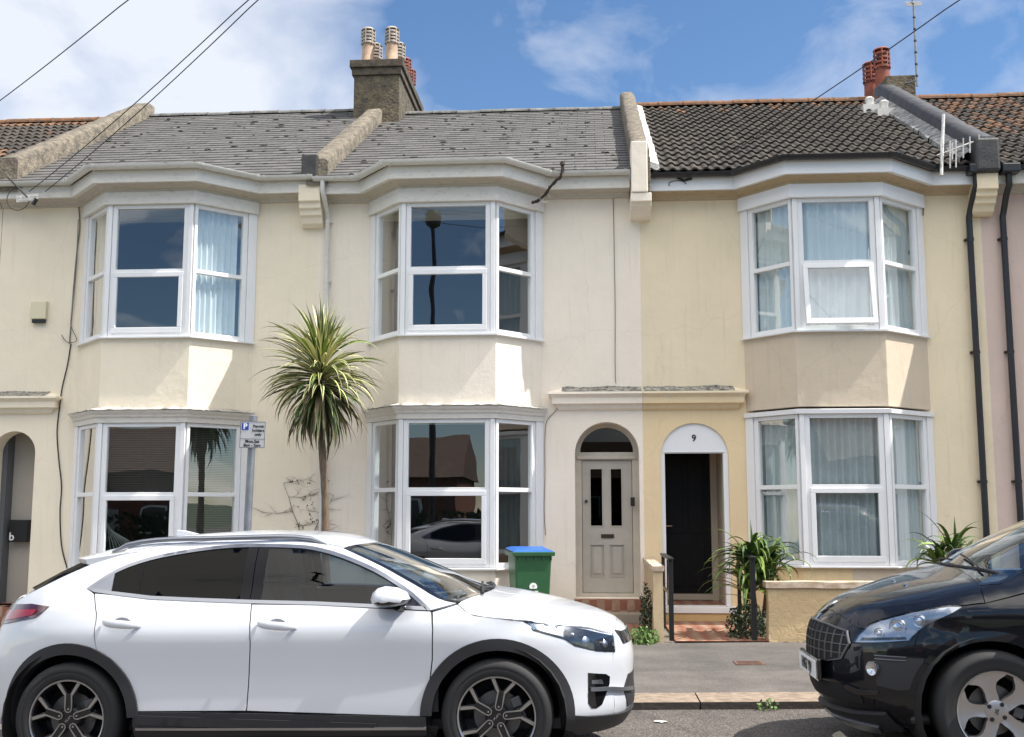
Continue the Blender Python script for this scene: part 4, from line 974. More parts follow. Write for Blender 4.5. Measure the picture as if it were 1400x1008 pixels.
def inset(poly, d):
    n = len(poly); A = sum(poly[i][0] * poly[(i + 1) % n][1] - poly[(i + 1) % n][0] * poly[i][1] for i in range(n)); sg = 1 if A > 0 else -1; out = []
    for i in range(n):
        p0, p1, p2 = Vector(poly[i - 1]), Vector(poly[i]), Vector(poly[(i + 1) % n])
        if (p1 - p0).length < 1e-6 or (p2 - p1).length < 1e-6: out.append(tuple(p1)); continue
        t0 = (p1 - p0).normalized(); t1 = (p2 - p1).normalized(); n0 = Vector((-t0.y, t0.x)) * sg; n1 = Vector((-t1.y, t1.x)) * sg; b = n0 + n1
        if b.length < .3: out.append(tuple(p1 + n0 * d)); continue
        b.normalize(); out.append(tuple(p1 + b * (d / max(.4, b.dot(n0)))))
    return out
def arc(cx, cz, r, a0, a1, n=18): return [(cx + r * math.cos(R(a0 + (a1 - a0) * k / n)), cz + r * math.sin(R(a0 + (a1 - a0) * k / n))) for k in range(n + 1)]
def curve(pts, k=5):                    # catmull through the points
    out = []; n = len(pts)
    for i in range(n - 1):
        p0, p1, p2, p3 = [Vector(pts[min(max(j, 0), n - 1)]) for j in (i - 1, i, i + 1, i + 2)]
        for j in range(k):
            t = j / k; out.append(tuple(.5 * ((2 * p1) + (p2 - p0) * t + (2 * p0 - 5 * p1 + 4 * p2 - p3) * t * t + (3 * p1 - p0 - 3 * p2 + p3) * t ** 3)))
    return out + [tuple(pts[-1])]
def wheel(car, root, x, sg, R_, rimr, style, width=.225, a0=0, ycar=.90):
    # axis along y; outer face towards sg
    w = MB(); T = Matrix.Translation((x, sg * (ycar - width / 2 - .015), R_)) @ Matrix.Rotation(-sg * math.pi / 2, 4, 'X')
    # after rotation local +z points outwards (sg*y)
    hw = width / 2; 
    prof = [(rimr + .002, -hw + .02), (rimr + .03, -hw), (R_ - .03, -hw + .004), (R_ - .008, -hw + .025), (R_, -hw + .05), (R_, hw - .05), (R_ - .008, hw - .025), (R_ - .03, hw - .004), (R_ - .05, hw - .001), (R_ - .055, hw - .004), (rimr + .03, hw), (rimr + .008, hw - .01), (rimr + .002, hw - .03)]
    w.lathe(prof, n=64, M=T); ty = w.build('tyre', 'tyre', None, smooth=40, local=True)
    wh = w2 = MB()
    w2.lathe([(rimr - .016, -hw + .02), (rimr - .03, .0), (rimr - .02, hw - .06), (rimr - .012, hw - .025)], n=64, M=T)
    if style == 'a': w2.cur = 0
    rim = w2.build('wheel', ['rim_black' if style == 'a' else 'alu_warm', 'alu'], root, smooth=40, local=True)
    ty.parent = rim
    l = MB(); l.lathe([(rimr - .011, hw - .03), (rimr - .007, hw - .012), (rimr + .001, hw - .008), (rimr + .006, hw - .016), (rimr + .004, hw - .03)], n=72, M=T); 
    face = hw - .02
    if style == 'a':
        l.build('rim', 'alu', rim, smooth=40, local=True)
        sp = MB(); tp = MB(); bl = MB()
        bl.lathe([(0, face - .022), (.062, face - .022), (.072, face - .035), (.075, face - .07)], n=30, M=T)
        def bar(mb, p, q, w0, w1, z0, z1, zz=.02):
            p = Vector(p); q = Vector(q); t = (q - p).normalized(); n = Vector((-t.y, t.x))
            A = [p + n * w0, p - n * w0, q - n * w1, q + n * w1]
            vs = [(a.x, a.y, zv) for a, zv in zip(A, (z0, z0, z1, z1))] + [(a.x, a.y, zv - zz) for a, zv in zip(A, (z0, z0, z1, z1))]
            mb.add(vs, [(0, 1, 2, 3), (7, 6, 5, 4), (0, 4, 5, 1), (1, 5, 6, 2), (2, 6, 7, 3), (3, 7, 4, 0)], T)
        for k in range(5):
            a = R(a0 + 72 * k); dx = Vector((math.cos(a), math.sin(a))); dn = Vector((-dx.y, dx.x))
            rk = rimr - .010
            # black body of the spoke
            bar(bl, dx * .05, dx * .150, .024, .024, face - .012, face - .010, .03)
            for sd in (1, -1):
                j = dx * .145 + dn * (.020 * sd); e_ = Vector((math.cos(a + sd * R(17)), math.sin(a + sd * R(17)))) * rk
                bar(bl, j, e_, .017, .013, face - .012, face - .008, .035)
                bar(tp, j - dn * .0 , e_, .0075, .0105, face - .008, face - .004, .006)
                bar(tp, dx * .060 + dn * (.021 * sd), j, .003, .0045, face - .008, face - .008, .006)
            # rounded inner end
            pts = [dx * .060 + (dn * math.cos(R(t)) - dx * math.sin(R(t))) * .021 for t in range(0, 181, 30)]
            for i in range(6): bar(tp, pts[i], pts[i + 1], .003, .003, face - .008, face - .008, .006)
            bolt = T @ Matrix.Translation((dx.x * .058, dx.y * .058, 0)); tp.lathe([(0, face - .006), (.006, face - .007), (.007, face - .012)], n=8, M=bolt)
        bl.build('spoke', 'rim_black', rim, smooth=30, local=True, bevel=.002)
        t2 = tp.build('spoke_trim', 'spoke_face', rim, local=True)
        lg = MB()      # maker's lettering on the hub: strokes of the mark
        S = T @ Matrix.Rotation(R(a0 * .3 + 20), 4, 'Z') @ Matrix.Translation((0, 0, face - .021))
        def st(a, b): 
            a = Vector((a[0], a[1], 0)); b = Vector((b[0], b[1], 0)); t = (b - a).normalized(); n = Vector((-t.y, t.x, 0)) * .0018
            vs = [a + n, a - n, b - n, b + n]; lg.add([v + Vector((0, 0, .002)) for v in vs] + vs, [(0, 1, 2, 3), (0, 4, 5, 1), (2, 6, 7, 3)], S)
        pts = [(-.026, -.007), (-.026, .007)], [(-.024, -.002), (-.012, .007)], [(-.018, .001), (-.008, -.007)], [(-.008, -.007), (.003, .007)], [(.003, .007), (.003, -.007)], [(.003, -.007), (.014, .007)], [(.014, .007), (.026, -.007)]
        for q in pts: st(*q)
        lg.build('emblem', 'alu', rim, local=True, fix=False)
    else:
        sp = MB()
        N5 = 5; steps = 16; rk = rimr - .008
        def hub_r(t): return t
        for k in range(5):
            a = a0 + 72 * k
            # a broad Y shaped spoke drawn as a polygon flaring to the rim
            lft = [(.060, 33), (.085, 25), (.115, 17), (.145, 15), (.170, 17), (.190, 22), (.205, 27), (rk, 31)]
            poly = [(r_ * math.cos(R(a + g)), r_ * math.sin(R(a + g))) for r_, g in lft] + [(rk * math.cos(R(a + g)), rk * math.sin(R(a + g))) for g in range(25, -31, -6)] + [(r_ * math.cos(R(a - g)), r_ * math.sin(R(a - g))) for r_, g in reversed(lft)]
            V, Fc, B = cdt(poly, (), .02); n0 = len(V)
            def zz(x, y): r_ = math.hypot(x, y); return face - .012 + .02 * (r_ / rk) ** 2 - .006 * math.cos(min(1.5, abs((math.degrees(math.atan2(y, x)) - a + 180) % 360 - 180) / 14))
            sp.add([(x, y, zz(x, y)) for x, y in V] + [(x, y, zz(x, y) - .035) for x, y in V], [tuple(f) for f in Fc] + [(p, q, q + n0, p + n0) for p, q in B], T)
        sp.lathe([(0, face - .006), (.05, face - .006), (.066, face - .012), (.068, face - .05)], n=30, M=T)
        sp.build('spoke', 'alu_warm', rim, smooth=40, local=True)
        l.build('rim', 'alu_warm', rim, smooth=40, local=True)
        bo = MB()
        for k in range(4):
            a = R(45 + 90 * k + 8); bo.lathe([(.0, face - .0035), (.012, face - .0035), (.013, face - .004), (.013, face - .02)], n=12, M=T @ Matrix.Translation((.052 * math.cos(a), .052 * math.sin(a), .0)))
        bo.build('bolt', 'rim_black', rim, smooth=30, local=True)
        e = MB(); q = [(-.004, -.018), (.004, -.008), (.006, -.018), (.010, -.018), (.009, -.002), (.016, .004), (.011, .006), (.006, .003), (.007, .010), (.001, .017), (-.009, .014), (-.004, .010), (-.010, .006), (-.004, .004), (-.010, -.004), (-.014, -.012)]
        e.prism(q, face - .0055, face - .003, M=T, axis='z'); e.build('emblem', 'caliper', rim, local=True)
    d = MB(); d.lathe([(.03, 0), (.13, .0), (.145, .0), (.145, -.02), (.03, -.02)], n=40, M=T @ Matrix.Translation((0, 0, face - .085))); d.lathe([(0, face - .04), (.045, face - .045), (.06, face - .085)], n=20, M=T)
    d.build('brake_disc', 'disc', rim, smooth=30, local=True)
    c = MB(); aa = R(20 if sg * 1 < 0 else 160)
    for t in (-.035, .035): c.box(.105, .165, t - .03, t + .03, face - .10, face - .045, T @ Matrix.Rotation(aa, 4, 'Z'))
    c.build('brake_caliper', 'caliper', rim, local=True, bevel=.006)
    k = MB(); k.lathe([(rimr - .02, -hw + .03), (0, -hw + .03)], n=30, M=T); k.build('wheel_inner', 'shell_dark', rim, local=True)
    return rim
def shell(car, root, cuts_side, cuts_top, d=.013, pm='paint_white'):
    mb = MB(); nz = 46; na = 96; zs = [car.zb + (car.zt - car.zb) * k / nz for k in range(nz + 1)]; zs[-1] -= .004
    rows = []
    for z in zs:
        a, b = car.xf(z) - d, car.xr(z) + d; c = (a + b) / 2; h = (a - b) / 2; w = max(.01, car.w(z) - d); row = []
        for k in range(na):
            t = 2 * math.pi * k / na; ct, st = math.cos(t), math.sin(t); n = car.nf(z) if ct > 0 else car.nr(z)
            row.append((c + h * math.copysign(abs(ct) ** (2 / n), ct), w * math.copysign(abs(st) ** 1.0, st), z - d * (.9 if z > 1.0 else .3)))
        rows.append(row)
    vs = [p for r in rows for p in r]; fs = []
    for i in range(nz):
        for k in range(na):
            f = (i * na + k, i * na + (k + 1) % na, (i + 1) * na + (k + 1) % na, (i + 1) * na + k)
            c = [sum(vs[j][q] for j in f) / 4 for q in range(3)]
            if any(inpoly((c[0], c[2]), p) for p in cuts_side) or (c[2] > .95 and any(inpoly((c[0], c[1]), p) for p in cuts_top)): continue
            fs.append(f)
    fs.append(tuple((nz) * na + k for k in range(na)))
    mb.add(vs, fs); mb.mi = [1 if max(abs(vs[i][0]) for i in f) > 1.45 and len(f) == 4 and min(vs[i][2] for i in f) > .5 else 0 for f in fs]; return mb.build('shell', ['shell_dark', pm], root, smooth=50, local=True)
def seats(root, m, xs, zs=.36, y=.37):
    for x in xs:
        for sg in (1, -1):
            b = MB(); b.box(x - .05, x + .45, sg * y - .24, sg * y + .24, zs, zs + .22); T = Matrix.Translation((x - .02, sg * y, zs + .2)) @ Matrix.Rotation(R(-18), 4, 'Y'); b.box(-.06, .06, -.24, .24, 0, .56, T); b.box(-.05, .05, -.13, .13, .585, .80, T); b.box(-.01, .01, -.06, -.04, .55, .6, T); b.box(-.01, .01, .04, .06, .55, .6, T)
            b.build('seat', m, root, local=True, bevel=.04, seg=3)
def wheelwells(root, car, r):
    for x in (car.wx, -car.wx):
        for sg in (1, -1):
            b = MB(); T = Matrix.Translation((x, sg * .86, car.wr)) @ Matrix.Rotation(sg * math.pi / 2, 4, 'X')
            b.lathe([(r, 0), (r, .42), (0.01, .42)], n=28, M=T); b.build('wheel_arch', 'shell_dark', root, smooth=40, local=True, fix=False)

# ---- the white crossover
WR = .338
white = Car(-1.905, -7.53, 1, (
    [(.18, 2.10), (.25, 2.15), (.33, 2.18), (.45, 2.175), (.6, 2.185), (.76, 2.15), (.83, 2.08), (.88, 1.97), (.94, 1.75), (1.00, 1.48), (1.035, 1.25), (1.16, .935), (1.26, .70), (1.365, .42), (1.42, .235), (1.445, .0), (1.462, -.35)],
    [(.18, -2.06), (.35, -2.16), (.6, -2.19), (.85, -2.10), (1.0, -2.02), (1.075, -1.945), (1.18, -1.75), (1.265, -1.57), (1.31, -1.46), (1.345, -1.39), (1.40, -1.20), (1.44, -.85), (1.462, -.40)],
    [(.18, .80), (.3, .875), (.40, .881), (.54, .880), (.70, .893), (.82, .906), (.90, .893), (.925, .878), (.97, .862), (1.03, .825), (1.10, .775), (1.2, .735), (1.32, .668), (1.38, .61), (1.42, .52), (1.445, .38), (1.458, .18), (1.462, .0)],
    [(.18, 5), (.85, 5.5), (.95, 9), (1.05, 9), (1.2, 8), (1.46, 5)], [(.18, 6), (1.0, 6), (1.2, 7), (1.46, 5)]), 2.655, WR)
wc = thing('parked_car', 'white crossover car with black wheel arches and dark side glass', 'car', (white.X, white.Y, gz(white.X)), 'cars parked along the kerb', (0, -math.atan(.018), 0))
s_ = white.sp; wx = white.wx
Tl = curve(s_([(170, 756), (206, 748), (250, 742), (300, 738.5), (348, 737.5), (400, 738), (430, 740), (455, 745), (470, 749), (521, 773), (564, 797), (598, 817), (626, 824.5)]), 3)
Wu = curve(s_([(120.5, 804.5), (161, 779), (206, 763), (257, 753), (305, 747), (348, 745), (400, 746), (430, 749), (467, 759), (514, 779), (554, 804), (583, 829), (588, 834)]), 3)
Wl = s_([(430, 826.5), (345, 824.5), (273, 822), (206, 819), (157, 813), (129, 809)])
rd = s_([(129, 812), (132, 841), (128.6, 867), (133, 891)])
AR, AC = .443, .46
Rc, Fcx = -wx, wx
def ang_of(p, cx): return math.degrees(math.atan2(p[1] - WR, p[0] - cx))
a1 = ang_of(rd[-1], Rc)
BR = [(-1.30, 1.275), (-1.49, 1.195), (-1.68, 1.11), (-1.80, 1.055), (-1.92, 1.01), (-2.03, .94)]
rear_arc = arc(Rc, WR, AR, a1, 183, 16)
quarter = Tl + [s_([(590, 834.5)])[0]] + list(reversed(Wu)) + rd + rear_arc + [(-1.80, .26), (-2.05, .26), (-2.05, .6)] + list(reversed(BR))
doorA = s_([(344.2, 826), (342, 880), (337.5, 967), (336.5, 972.5)]); zs_ = s_([(191, 973), (579, 981)])
a2 = ang_of(zs_[0], Rc); a2 = math.degrees(math.asin((zs_[0][1] - WR) / AR))
rear_door = [s_([(129, 811)])[0]] + list(reversed(Wl))[1:-1] + [doorA[0]] + doorA[1:] + arc(Rc, WR, AR, a2, a1, 8) + list(reversed(rd))[1:-1]
fd = s_([(590, 837), (591.5, 860), (591, 901), (586.5, 942), (579, 980)])
doorB = [(p[0] + .0, p[1]) for p in doorA]
front_door = [doorB[0], Wl[0]] + [s_([(588, 835.5)])[0]] + fd + list(reversed(doorB))[0:3]
hood = s_([(626, 826), (636, 835), (648, 841.5), (680, 845.5), (719, 850), (770, 856.5), (829, 864.5)])
a3 = math.degrees(math.asin((fd[-1][1] - WR) / AR)); a3 = 180 - a3
XC = 2.04
nz_ = [(XC, hood[-1][1] - .02)] if hood[-1][0] < XC else []
hood = [h for h in hood if h[0] < XC - .01]
zN = white.zf(XC, .0) - .06
fender = [s_([(591, 836.5)])[0]] + hood + [(XC, hood[-1][1] - .015), (XC, .45), (XC, .235), (1.86, .235)] + arc(Fcx, WR, AR, -8, a3, 26) + list(reversed(fd))[1:-1]
for nm, pl in (('quarter_panel', quarter), ('rear_door', rear_door), ('front_door', front_door), ('front_wing', fender)):
    o2 = white.both(nm, 'paint_white', wc, inset(pl, .0036), 0, .014)
    if 'door' in nm:
        for o, sg in zip(o2, (1, -1)):     # handle: cup, bar, lower scoop
            u0, v0, u1, v1 = (140, 846, 194, 864) if nm == 'rear_door' else (352, 847, 406, 867)
            pc = white.hit((u0 + u1) / 2, (v0 + v1) / 2 - 1); y = white.yf(pc.x, pc.z); L = .122
            h = MB(); h.cur = 0; pts = []
            h.lathe([(0, -.002), (.044, 0), (.048, .003), (.053, .0)], n=20, M=Matrix.Translation((pc.x, sg * (y - .001), pc.z)) @ Matrix.Rotation(-sg * math.pi / 2, 4, 'X') @ Matrix.Diagonal((1.25, .9, 1, 1)))
            h.build('handle_recess', 'handle_grey', o, smooth=40, local=True)
            h = MB(); n = 14; vs = []; fs = []
            for i in range(n + 1):
                t = -1 + 2 * i / n; xx = pc.x + L * t; yy = y + .034 * (1 - abs(t) ** 3.2) + .006; hh = .025 * (1 - .45 * abs(t) ** 3) ; zz = pc.z + .004 - .010 * (t if nm else t)
                for k in range(8): a = 2 * math.pi * k / 8; vs.append((xx, sg * (yy + .009 * math.cos(a)), zz + hh * math.sin(a)))
            fs = [(i * 8 + k, i * 8 + (k + 1) % 8, (i + 1) * 8 + (k + 1) % 8, (i + 1) * 8 + k) for i in range(n) for k in range(8)] + [tuple(range(8)), tuple(range(n * 8, n * 8 + 8))]
            h.add(vs, fs); h.build('handle', 'paint_white', o, smooth=60, local=True)
# glass house: chrome surround, black pillars, panes
Wpoly = Wu + Wl[0:]
def strip(line, w, name, m, off, closed=False, sides=(1, -1)):
    up = line; lo = [(p[0], p[1]) for p in line]; P = offs([(a, b) for a, b in line], w); poly = list(line) + list(reversed(P)); return white.both(name, m, wc, poly, off, .008, .06, sides=sides)
bel = list(reversed(Wl)); belt_line = [Wu[0]] + bel + [Wu[-1]]
# pillars black
def clip_x(poly, xa, xb):
    def cl(pl, x, keep):
        out = []
        for i in range(len(pl)):
            p, q = pl[i], pl[(i + 1) % len(pl)]; pi, qi = keep(p[0], x), keep(q[0], x)
            if pi: out.append(p)
            if pi != qi: t = (x - p[0]) / (q[0] - p[0]); out.append((x, p[1] + (q[1] - p[1]) * t))
        return out
    return cl(cl(poly, xa, lambda a, x: a >= x), xb, lambda a, x: a <= x)
dlo = [(p[0], p[1] - .0) for p in Wpoly]
inn = inset(dlo, .016)
xB0, xB1 = s_([(334, 780)])[0][0], s_([(362, 780)])[0][0]; xq0, xq1 = s_([(152, 800)])[0][0], s_([(193, 790)])[0][0]
white.both('window_trim', 'satin', wc, inset(dlo, -.004), .004, .016, .05, holes=[inn])
white.both('corner_trim', 'satin', wc, clip_x(inset(inn, -.001), -3, xq0 + .01), .003, .01)
white.both('quarter_glass', 'car_privacy', wc, clip_x(inset(inn, -.001), xq0 + .011, xq1 - .008), -.002, .004)
white.both('window_divider', 'pillar_black', wc, clip_x(inset(inn, -.001), xq1 - .007, xq1 + .003), .0, .01)
white.both('rear_window', 'car_privacy', wc, clip_x(inset(inn, -.001), xq1 + .004, xB0 - .001), -.003, 0, .04)
white.both('door_pillar', 'pillar_black', wc, clip_x(inset(inn, -.001), xB0, (xB0 + xB1) / 2 - .003), .002, .02)
white.both('door_pillar', 'pillar_black', wc, clip_x(inset(inn, -.001), (xB0 + xB1) / 2 + .003, xB1), .002, .02)
xM = s_([(556, 810)])[0][0]
white.both('front_window', 'car_glass', wc, clip_x(inset(inn, -.001), xB1 + .001, xM), -.003, 0, .04)
white.both('corner_trim', 'gloss_black', wc, clip_x(inset(inn, -.001), xM + .001, 3), .003, .01)
# cladding
for cxx, nm in ((Rc, 0), (Fcx, 1)):
    lo_ = -14
    white.both('arch_cladding', 'clad', wc, arc(cxx, WR, AC, lo_ if nm else 2, 178 if nm else 194, 34) + arc(cxx, WR, .392, 178 if nm else 194, lo_ if nm else 2, 34), .016, .07, .03)
zz0 = zs_[0][1]; zz1 = fd[-1][1]
xs0, xs1 = Rc + .425, Fcx - .425
white.both('sill', 'clad', wc, [(xs0, zz0 + .002), (xs1, zz1 + .002), (xs1, .235), (xs0, .235)], .010, .04)
white.both('sill', 'clad', wc, [(xs0 + .02, zz0 - .02), (xs1 - .3, zz1 - .035), (xs1 - .33, zz1 - .085), (xs0 + .02, zz0 - .075)], .018, .01)
white.both('sill_trim', 'alu', wc, [(xs0 + .02, .292), (xs1, .288), (xs1, .277), (xs0 + .02, .281)], .020, .012)
fl = s_([(777, 983), (809, 986.5), (833, 990), (850, 986)])
fl = [(p[0], p[1]) for p in fl]
white.both('bumper_lip', 'clad', wc, [(Fcx + .42, .325), (1.86, .305), (XC, .285), (XC, .20), (1.80, .19), (Fcx + .42, .25)], .012, .04)
# front end
hz = curve([(p[0], white.yf(*p)) for p in hood + [(XC, hood[-1][1] - .015)]], 2)
hx = hz[-1]; edge = [(XC + (2.075 - XC) * math.sin(math.pi / 2 * k / 8), hx[1] * math.cos(math.pi / 2 * k / 8)) for k in range(1, 9)]
cowl0 = hz[0]
cowl = [(1.245 - (1.245 - cowl0[0]) * (k / 6) ** 2, cowl0[1] * k / 6) for k in range(0, 6)]
half = cowl + hz + edge
hpoly = [(a, -b) for a, b in reversed(half)][:-1] + half[:-1]
hd = white.one('bonnet', 'paint_white', wc, 'top', inset(hpoly, .002), 0, .01, smooth=60)
fy = [(white.yf(XC, z), z) for z in (.2, .3, .4, .5, .6, .7, .78)] + [(hx[1], white.zf(XC, hx[1]) - .004)]
fe = fy + [(b, white.zf(a, b) - .004) for a, b in edge]
fp_ = fe + [(-a, b) for a, b in reversed(fe[:-1])]
white.one('front_bumper', 'paint_white', wc, 'front', inset(fp_, -.004), -.0015, .01)
white.one('grille', 'gloss_black', wc, 'front', [(-.34, .70), (.34, .70), (.38, .79), (.3, .775), (-.3, .775), (-.38, .79)], .004, .012)
white.one('lower_grille', 'clad', wc, 'front', [(-.30, .30), (.30, .30), (.36, .42), (.28, .50), (-.28, .50), (-.36, .42)], .004, .012)
white.one('bumper_lip', 'clad', wc, 'front', [(-.5, .19), (.5, .19), (.50, .285), (.3, .275), (-.3, .275), (-.50, .285)], .012, .03)
# headlight
hl = s_([(717, 850), (740, 852.5), (766, 855.8), (800, 861.5), (838, 870), (840, 891), (816, 890), (786, 883), (774, 874.5), (752, 868), (729, 862)])
for sg in (1, -1):
    m_ = MB(); white.patch(m_, 'side', inset(hl, -.003), .002, .012, sg, .03); b_ = m_.build('headlight', 'lamp_dark', wc, smooth=50, local=True, fix=False)
    hh = MB(); tail = [p for p in hl if p[0] < 1.78]; white.patch(hh, 'side', inset(clip_x(hl, 0, 1.74), .008), .005, .004, sg, .03); hh.build('lamp_reflector', 'lamp_inner', b_, smooth=40, local=True, fix=False)
    for (u, v, r_) in ((800, 878, .030), (826, 881, .024), (783, 868, .014)):
        p = white.hit(u, v); y = white.yf(p.x, p.z); q = MB(); q.lathe([(0, .012), (r_ * .6, .009), (r_, .0), (r_ * 1.1, -.002)], n=18, M=Matrix.Translation((p.x, sg * y, p.z)) @ Matrix.Rotation(-sg * math.pi / 2, 4, 'X') @ Matrix.Rotation(R(28), 4, 'Y')); q.build('lamp_lens', 'lamp_inner', b_, smooth=40, local=True)
    q = MB(); white.patch(q, 'side', hl, .014, .01, sg, .03); q.build('lamp_cover', 'lamp_glass', b_, smooth=50, local=True, fix=False)
    fg = s_([(804, 920), (828, 921.5), (833.5, 925), (833, 935), (828, 950), (823, 963), (815, 968.5), (809, 968.5), (804, 962)])
    m_ = MB(); white.patch(m_, 'side', fg, .003, .01, sg, .03); f_ = m_.build('fog_vent', 'gloss_black', wc, smooth=50, local=True, fix=False)
    q = MB(); white.patch(q, 'side', s_([(808, 930), (822, 929), (824, 935), (808, 935)]), .008, .004, sg, .03); q.build('fog_lamp', 'lamp_inner', f_, smooth=50, local=True, fix=False)
    bl = [q_ for q_ in s_([(806, 940), (835, 938.5), (862, 938)])]; bl2 = [(p[0], p[1] - .022) for p in bl]
    q = MB(); white.patch(q, 'side', bl + list(reversed(bl2)), .02, .02, sg, .03); q.build('bumper_blade', 'satin', wc, smooth=50, local=True, fix=False)
# tail light
tl = [(-2.045, .90), (-1.99, .965), (-1.83, .995), (-1.60, .985), (-1.67, .925), (-1.80, .895), (-2.045, .86)]
tl = [(-2.045, .93)] + s_([(4, 829), (16, 826), (45, 826), (67.5, 829.5), (58, 838), (48, 845), (24, 850), (0, 854)]) + [(-2.045, .84)]
for o in white.both('tail_light', 'tail_dark', wc, tl, .006, .012, .03):
    pass
white.both('tail_lamp', 'tail_red', wc, [(-2.04, .91)] + s_([(6, 836), (30, 834), (52, 834), (46, 841), (24, 846), (2, 850)]) + [(-2.04, .86)], .010, .006, .03)
# windscreen, roof, rear
ws = [(p[0], white.yf(*p)) for p in Tl if p[0] > .30]
wt = ws[0]; wsl = ws + [(1.245 - (1.245 - ws[-1][0]) * (k / 6) ** 2, ws[-1][1] * k / 6) for k in range(5, 0, -1)] + [(1.245, 0)]
topc = [(wt[0] + .10 * (1 - (k / 6) ** 2), wt[1] * k / 6) for k in range(6)]
wpoly = [(topc[0])] + topc[1:] + wsl; wpoly = wpoly + [(a, -b) for a, b in reversed(wpoly[1:-1])]
white.one('windscreen', 'windscreen', wc, 'top', inset(wpoly, .012), -.002, 0, step=.04)
white.one('windscreen_frame', 'gloss_black', wc, 'top', inset(wpoly, .0005), .0, .006, step=.05, holes=[inset(wpoly, .030)])
rf = [(p[0], white.yf(*p)) for p in Tl if p[0] <= wt[0] + .001]
rfh = rf + list(reversed(topc))[0:]; 
xr0 = rf[0][0]
rpoly = rfh + [(a, -b) for a, b in reversed(rfh[:-1])]
white.one('roof', 'paint_white', wc, 'top', inset(rpoly, .0005), 0, .01, step=.05, smooth=60)
# tailgate
tg = [(white.yf(-2.05, z), z) for z in (.27, .4, .6, .8, .9)] + [(white.yf(p[0], p[1]), p[1]) for p in reversed(BR)] + [(white.yf(-1.25, 1.36), 1.33)]
tgp = tg + [(-a, b) for a, b in reversed(tg)]
low = [p for p in tg if p[1] <= 1.10]; lp = low + [(-a, b) for a, b in reversed(low)]
white.one('tailgate', 'paint_white', wc, 'front', inset(lp, .001), 0, .01, sg=-1)
up = [p for p in tg if p[1] >= 1.08]; upp = up + [(-a, b) for a, b in reversed(up)]
white.one('rear_screen', 'car_privacy', wc, 'front', inset(upp, .004), -.001, .004, sg=-1)
sp_ = MB(); tip = white.hit(113, 758)
vs = []; nn = 12
for i in range(nn + 1):
    y = -.64 + 1.28 * i / nn; q = (abs(y) / .64) ** 4; tx = -1.615 + .27 * (abs(y) / .64) ** 2; vs += [(xr0 + .10, y, white.zf(xr0 + .10, y) + .003), (tx, y, 1.30 - .0 * q), (tx + .012, y, 1.268 - .0 * q), (max(tx + .1, -1.42), y, 1.25)]
sp_.add(vs, [(i * 4 + k, i * 4 + k + 1, i * 4 + k + 5, i * 4 + k + 4) for i in range(nn) for k in range(3)] + [(0, 1, 2, 3), (nn * 4 + 3, nn * 4 + 2, nn * 4 + 1, nn * 4)])
sp_.build('spoiler', 'paint_white', wc, smooth=50, local=True)
# rails, fin, mirrors, wipers
for sg in (1, -1):
    pts = []
    for i in range(15):
        t = i / 14; x = -1.20 + t * 1.42; lift = .034 * math.sin(math.pi * t) ** .35 if 0 < t < 1 else 0; yy = .60 - .06 * (abs(t - .45) * 1.6) ** 2
        pts.append((x, sg * yy, white.zf(x, yy) + lift))
    b = MB(); b.tube(pts, [.006] + [.016] * 13 + [.006], 8); b.build('roof_rail', 'satin', wc, smooth=60, local=True)
b = MB(); b.prism([(-.99, 1.43), (-.82, 1.44), (-.93, 1.468), (-.985, 1.474)], -.018, .018); b.build('antenna_fin', 'paint_white', wc, local=True, bevel=.006)
def mirror(root, x, y, z, sg, m, L=.10, W=.13, Hh=.075, fw=1):
    b = MB(); n = 16; k = 12; vs = []; fs = []
    for i in range(n + 1):
        th = math.pi * i / n
        for j in range(k):
            a = 2 * math.pi * j / k; s1 = math.sin(th) ** .75
            vs.append((x + L * (math.cos(a) * s1 * (1.25 if math.cos(a) > 0 else .75)), sg * (y + W * (1 - math.cos(th)) ), z + Hh * (math.sin(a) * s1) * (1 if math.sin(a) > 0 else .62) + .02 * math.cos(a) * 0))
    fs = [(i * k + j, i * k + (j + 1) % k, (i + 1) * k + (j + 1) % k, (i + 1) * k + j) for i in range(n) for j in range(k)]
    lowf = [f for f in fs if sum(vs[i][2] for i in f) / 4 < z - .12 * Hh]
    b.add(vs, [f for f in fs if f not in lowf]); o = b.build('door_mirror', m, root, smooth=60, local=True)
    c = MB(); c.add([(x + (p[0] - x) * 1.01, p[1], z + (p[2] - z) * 1.01) for p in vs], lowf); c.build('mirror_base', 'gloss_black', o, smooth=60, local=True)
    c = MB(); c.tube([(x + .06, sg * (y + .06), z - .045), (x + .10, sg * (y - .02), z - .075), (x + .10, sg * (y - .10), z - .085)], [.03, .025, .03], 8); c.build('mirror_arm', 'gloss_black', o, smooth=60, local=True)
pm = white.hit(531, 818)
for sg in (1, -1): mirror(wc, pm.x + .01, .835, pm.z + .005, sg, 'paint_white', L=.120, W=.115, Hh=.078)
for k, (x0, y0, x1, y1) in enumerate(((1.22, -.50, 1.16, .08), (1.23, .05, 1.17, .58))):
    b = MB(); b.tube([(x0 + (x1 - x0) * t / 6, y0 + (y1 - y0) * t / 6, white.zf(x0 + (x1 - x0) * t / 6, y0 + (y1 - y0) * t / 6) + .018) for t in range(7)], .009, 6); b.build('wiper', 'clad', wc, local=True)
b = MB(); b.tube([(1.19 - .13 * (t / 8 - .0) ** 2 * 4 if t < 0 else 1.235 - .10 * abs(t / 8) ** 2, .70 * t / 8, white.zf(1.235 - .10 * abs(t / 8) ** 2, .70 * t / 8) + .006) for t in range(-8, 9)], .016, 6); b.build('scuttle', 'clad', wc, local=True)
arches = [arc(Rc, WR, .47, 0, 360, 24), arc(Fcx, WR, .47, 0, 360, 24)]
shell(white, wc, [inset(Wpoly, .0)] + arches, [inset(wpoly, -.0)])
